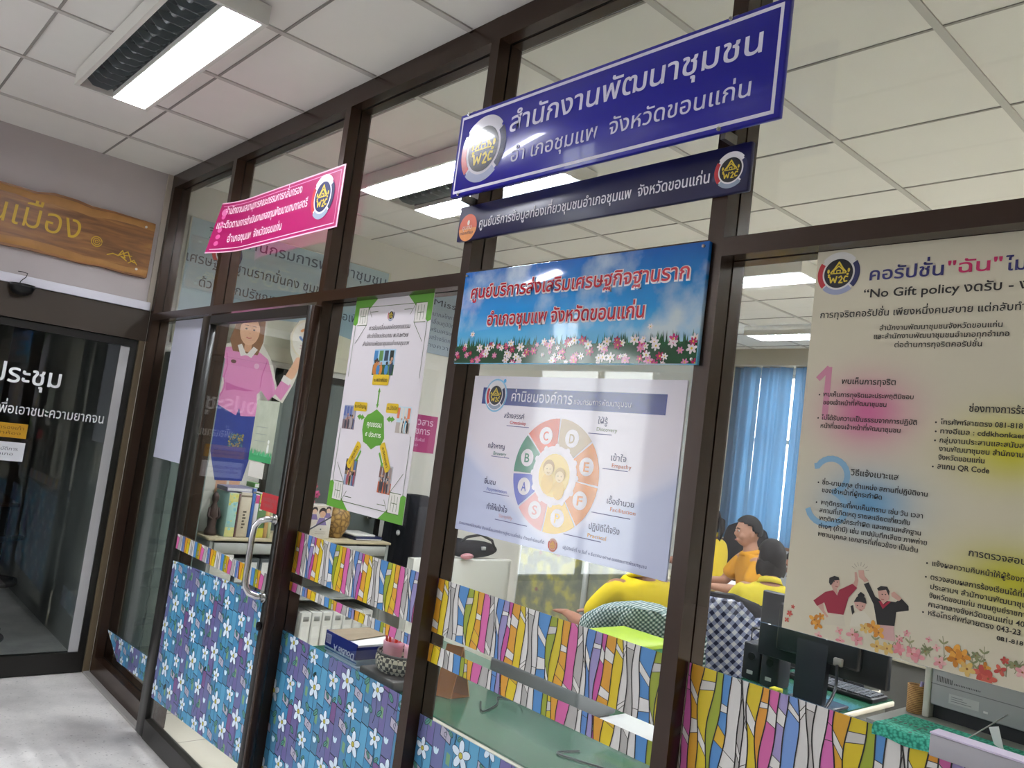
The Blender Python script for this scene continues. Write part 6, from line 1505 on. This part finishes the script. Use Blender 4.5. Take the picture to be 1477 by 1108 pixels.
office_chair('black office chair under the woman whose back is turned', 2.58, 2.99, face_to(-.6, .75), back_top=.92, back_h=.4)
person('long-haired woman in yellow bending forward beside the cream poster edge', 2.52, 3.86, face_to(-.9, -.45), '#cdbb30', 'long', M_SKIN, lean=.14, head_pitch=.25, scale=.95, drop=.10)
office_chair('black office chair under the long-haired woman', 2.55, 3.88, face_to(-.9, -.45), back_top=.9, back_h=.4)
# the chequered chair and the person in front of it
person('person in a bright yellow shirt seated behind the green chequered cloth', 2.66, 1.70, face_to(-1, .08), '#dcc214', 'short', M_SKIN, lean=.03)
office_chair('black office chair draped with green and white chequered cloth', 2.74, 1.62, face_to(-.55, .85), back_top=.985, back_h=.42)
def drape(name, label, x, y, rz, z0, z1, wd, m, cat, bulge=.06):
    t = thing(name, label, cat, (x, y, z0), rz)
    rows = []; rnd = random.Random(5)
    for i in range(19):
        v = i/18; row = []
        for j in range(48):
            a = 2*PI*j/48; fold = 1+.05*math.sin(a*7+v*4)+.03*math.sin(a*13-v*7)
            w = wd/2*(1-.08*v)*(1 if v < .55 else math.sqrt(max(.03, 1-((v-.55)/.45)**2*.93)))
            row.append((w*fold*math.copysign(abs(math.cos(a))**.7, math.cos(a)), bulge*fold*1.2*math.copysign(abs(math.sin(a))**.7, math.sin(a)), (z1-z0)*v+.012*math.sin(a*5+1)*(1-v)))
        rows.append(row)
    b = MB(); b.grid(rows, m, True, True); b.poly(rows[-1], m, True); b.build('cloth', t, world=False)
    return t
dr = drape('chequered_cloth', 'green and white chequered cloth knotted over the chair in the middle bay', 2.90, 1.372, face_to(-.55, .85), .72, 1.0, .56, M_GING, 'cloth', .095)
kn = MB(); kn.ell((-.03, .11, .13), (.05, .035, .045), M_GING, 18, 10); kn.ell((-.10, .105, .10), (.06, .025, .05), M_GING, 18, 10, Matrix.Rotation(.5, 3, 'Y')); kn.ell((.03, .105, .20), (.075, .02, .07), M_GING, 18, 10, Matrix.Rotation(.3, 3, 'Y')); kn.build('knot', dr, world=False)
office_chair('black round-backed office chair with a navy plaid jacket, right of the wide upright', 2.55, 2.29, face_to(-.8, .6), back_top=1.02, back_h=.46, wide=.56)
dr = drape('plaid_jacket', 'navy and white plaid jacket hung on the round-backed chair', 2.79, 2.11, face_to(-.8, .6), .50, 1.0, .50, M_PLAID, 'jacket', .10)
for s in (-1, 1):
    MB().tube([(s*.20, .03, .42), (s*.235, .05, .28), (s*.22, .06, .12), (s*.19, .07, .02)], [.055, .062, .055, .045], M_PLAID, 14).build('sleeve', dr, world=False)
MB().tube([(.10*math.cos(a), .02+.08*math.sin(a), .475+.01*math.sin(2*a)) for a in [2*PI*i/20 for i in range(20)]], .022, M_PLAID, 10, False, True).build('collar', dr, world=False)
t = thing('wire_tray', 'black wire letter tray between the plaid jacket and the monitor', 'letter tray', (3.18, 2.0, .751))
def wire(pts): return pts
wt_ = MB()
for z in (.76, .82, .88, .94):
    pts = [(3.14, 1.86, z), (3.27, 1.86, z), (3.27, 2.12, z), (3.14, 2.12, z)]
    wt_.tube(pts, .003, M_BLK, 6, False, True)
for (xv, yv) in ((3.14, 1.86), (3.27, 1.86), (3.27, 2.12), (3.14, 2.12), (3.205, 1.86), (3.14, 1.99)): wt_.tube([(xv, yv, .752), (xv, yv, .945)], .003, M_BLK, 6)
wt_.build('wire_frame', t)

# blue curtains on the far window
M_CUR = bpy.data.materials.new('m_curtain'); M_CUR.use_nodes = True
nt = M_CUR.node_tree; b_ = nt.nodes['Principled BSDF']; b_.inputs['Base Color'].default_value = lin('#5d7d96'); b_.inputs['Roughness'].default_value = .9
tr_ = nt.nodes.new('ShaderNodeBsdfTranslucent'); tr_.inputs[0].default_value = lin('#3d6080'); mx_ = nt.nodes.new('ShaderNodeMixShader'); mx_.inputs[0].default_value = .6
nt.links.new(b_.outputs[0], mx_.inputs[1]); nt.links.new(tr_.outputs[0], mx_.inputs[2]); nt.links.new(mx_.outputs[0], nt.nodes['Material Output'].inputs[0])
def curtain(label, x0, x1, seed):
    t = thing('curtain', label, 'curtain', ((x0+x1)/2, 6.02, 1.0), 0, None)
    rnd = random.Random(seed); n = int((x1-x0)/.012); ph = [rnd.uniform(0, 6) for _ in range(3)]
    rows = []
    for i in range(n+1):
        xv = x0+(x1-x0)*i/n; u = xv*2*PI
        def off(k): return .030*math.sin(u/.135+ph[0]+.25*k)+.014*math.sin(u/.071+ph[1])+.008*math.sin(u/.21+ph[2]+k)
        rows.append([(xv+.010*math.sin(u/.2+k), 6.0+off(k), z) for k, z in ((0, 1.0), (.4, 1.5), (.8, 2.0), (1.0, 2.5), (1.1, 2.83))])
    b = MB(); b.grid(rows, M_CUR); b.build('cloth', t)
    b = MB(); b.tube([(x0, 6.0, 2.838), (x1, 6.0, 2.838)], .012, mat('#8a8a86', .4, .5), 10); b.build('rail', t)
curtain('blue curtain leaf at the left end of the far window', .22, .52, 1)
curtain('blue curtain leaf between the two bright slits of the far window', .545, .885, 2)
curtain('blue curtain leaf of the far window nearest the cream poster', .92, 1.5, 3)
curtain('blue curtain leaf of the far window behind the cream poster', 1.52, 2.4, 4)
t = thing('picture_panel', 'pale panel with a brown frame under the curtain beside the man', 'panel', (1.3, 5.85, .5))
MB().box((.82, 5.88, .4), (1.85, 5.90, .99), mat('#b9bcc2', .6)).build('panel', t); MB().box((.80, 5.875, .99), (1.87, 5.905, 1.02), mat('#8a6a58', .6)).build('frame', t)
for xv in (.84, 1.80): MB().box((xv, 5.88, 0), (xv+.03, 5.90, .4), M_STEEL).build('leg', t)

# ------------------------------------------------------------------ corridor: wood sign, dark dome
def wood(N, L, co):
    mp = N.new('ShaderNodeMapping'); mp.inputs['Scale'].default_value = (1, 1.2, 9); L.new(co, mp.inputs[0])
    n = N.new('ShaderNodeTexNoise'); n.inputs['Scale'].default_value = 3.5; n.inputs['Detail'].default_value = 8; n.inputs['Distortion'].default_value = .6; L.new(mp.outputs[0], n.inputs['Vector'])
    return ramp(N, L, n.outputs['Fac'], [(.25, '#5b3a22'), (.45, '#7d5431'), (.6, '#936437'), (.8, '#b0824a')])
t = thing('wood_sign', 'rustic live-edge wooden sign with carved yellow lettering above the meeting room door', 'sign', (.03, -.8, 2.34))
top = [(-1.75, 2.66), (-1.5, 2.685), (-1.2, 2.69), (-.95, 2.685), (-.8, 2.683), (-.70, 2.68), (-.62, 2.70), (-.5, 2.698), (-.42, 2.685), (-.3, 2.69), (-.18, 2.686), (-.062, 2.683)]
bot = [(-.062, 2.35), (-.068, 2.345), (-.2, 2.345), (-.32, 2.352), (-.42, 2.345), (-.55, 2.35), (-.7, 2.352), (-.9, 2.345), (-1.2, 2.34), (-1.5, 2.35), (-1.75, 2.36)]
MB().prism(top+bot, 'x', .001, .030, node_mat('m_wood', wood, .4, .4)).build('plank', t)
def eb(pts_in, pts_out, nm):
    rows = [[(.0305, a_[0], a_[1]), (.037, (a_[0]+b_[0])/2, (a_[1]+b_[1])/2), (.024, b_[0], b_[1])] for a_, b_ in zip(pts_in, pts_out)]
    MB().grid(rows, mat('#a3743f', .5, 0, .4, 0, .25, 14)).build(nm, t)
eb([(p[0], p[1]-.055-.012*math.sin(p[0]*9)) for p in top], top, 'live_edge'); eb([(p[0], p[1]+.05+.01*math.sin(p[0]*7)) for p in bot[1:]], bot[1:], 'live_edge')
a = Art((.031, 0, 0), (0, 1, 0), (0, 0, 1), .0006)
write(a, 'คนเมือง', -1.02, 2.475, -.46, .108, '#c9a227', t, offset=-.004, shear=.05)
o = Art((.031, 0, 0), (0, 1, 0), (0, 0, 1), .0006)
for (r0, r1) in ((.026, .031), (.016, .020), (.006, .010)): o.arc(-.365, 2.49, r0, r1, 0, 350, '#c9a227', 2, 16)
o.line([(-.30, 2.43), (-.27, 2.445), (-.24, 2.44), (-.22, 2.475), (-.20, 2.435), (-.225, 2.44), (-.19, 2.42)], .006, '#c9a227', 2); o.line([(-.24, 2.44), (-.19, 2.475), (-.165, 2.425), (-.14, 2.42)], .006, '#c9a227', 2); o.line([(-.205, 2.45), (-.165, 2.455)], .005, '#c9a227', 2); o.line([(-.18, 2.41), (-.15, 2.435), (-.13, 2.41)], .005, '#c9a227', 2)
o.build('carved_motif', t)
for (yv, z) in ((-.115, 2.648), (-.13, 2.385)):
    MB().tube([(.028, yv, z), (.041, yv, z)], .007, mat('#cfcac0', .4), 10).build('bolt', t)
t = thing('dome_sensor', 'black dome hanging by a wire under the white trunking, above the meeting room door', 'sensor', (.03, -.69, 2.16))
b = MB(); b.lathe((.035, -.69, 2.157), [(.002, -.062), (.03, -.057), (.052, -.04), (.062, -.018), (.062, 0)], mat('#0c0e10', .35), 24); b.build('dome', t)
P_ = [(.025, -.72, 2.225), (.03, -.70, 2.226), (.034, -.675, 2.222), (.032, -.68, 2.20), (.03, -.70, 2.175), (.03, -.705, 2.155)]
MB().tube(P_, .0022, M_BLK, 6).build('wire', t)

# meeting room: chairs in the dark
office_chair('dark swivel chair with shiny base, nearer of the two behind the glass door', -.75, -.62, face_to(-.6, .8), back_top=1.0)
office_chair('dark swivel chair with shiny base, farther of the two behind the glass door', -1.35, -1.15, face_to(-.9, -.2), back_top=1.0)
t = thing('meeting_table', 'dark table in the unlit meeting room', 'table', (-2.0, -.7, 0))
MB().rbox((-2.7, -1.5, .72), (-1.75, -.15, .75), mat('#4a2f22', .4), .006, 2).build('tabletop', t)
for xv in (-2.65, -1.85):
    for yv in (-1.45, -.25): MB().box((xv, yv, 0), (xv+.05, yv+.05, .72), M_BLK).build('leg', t)
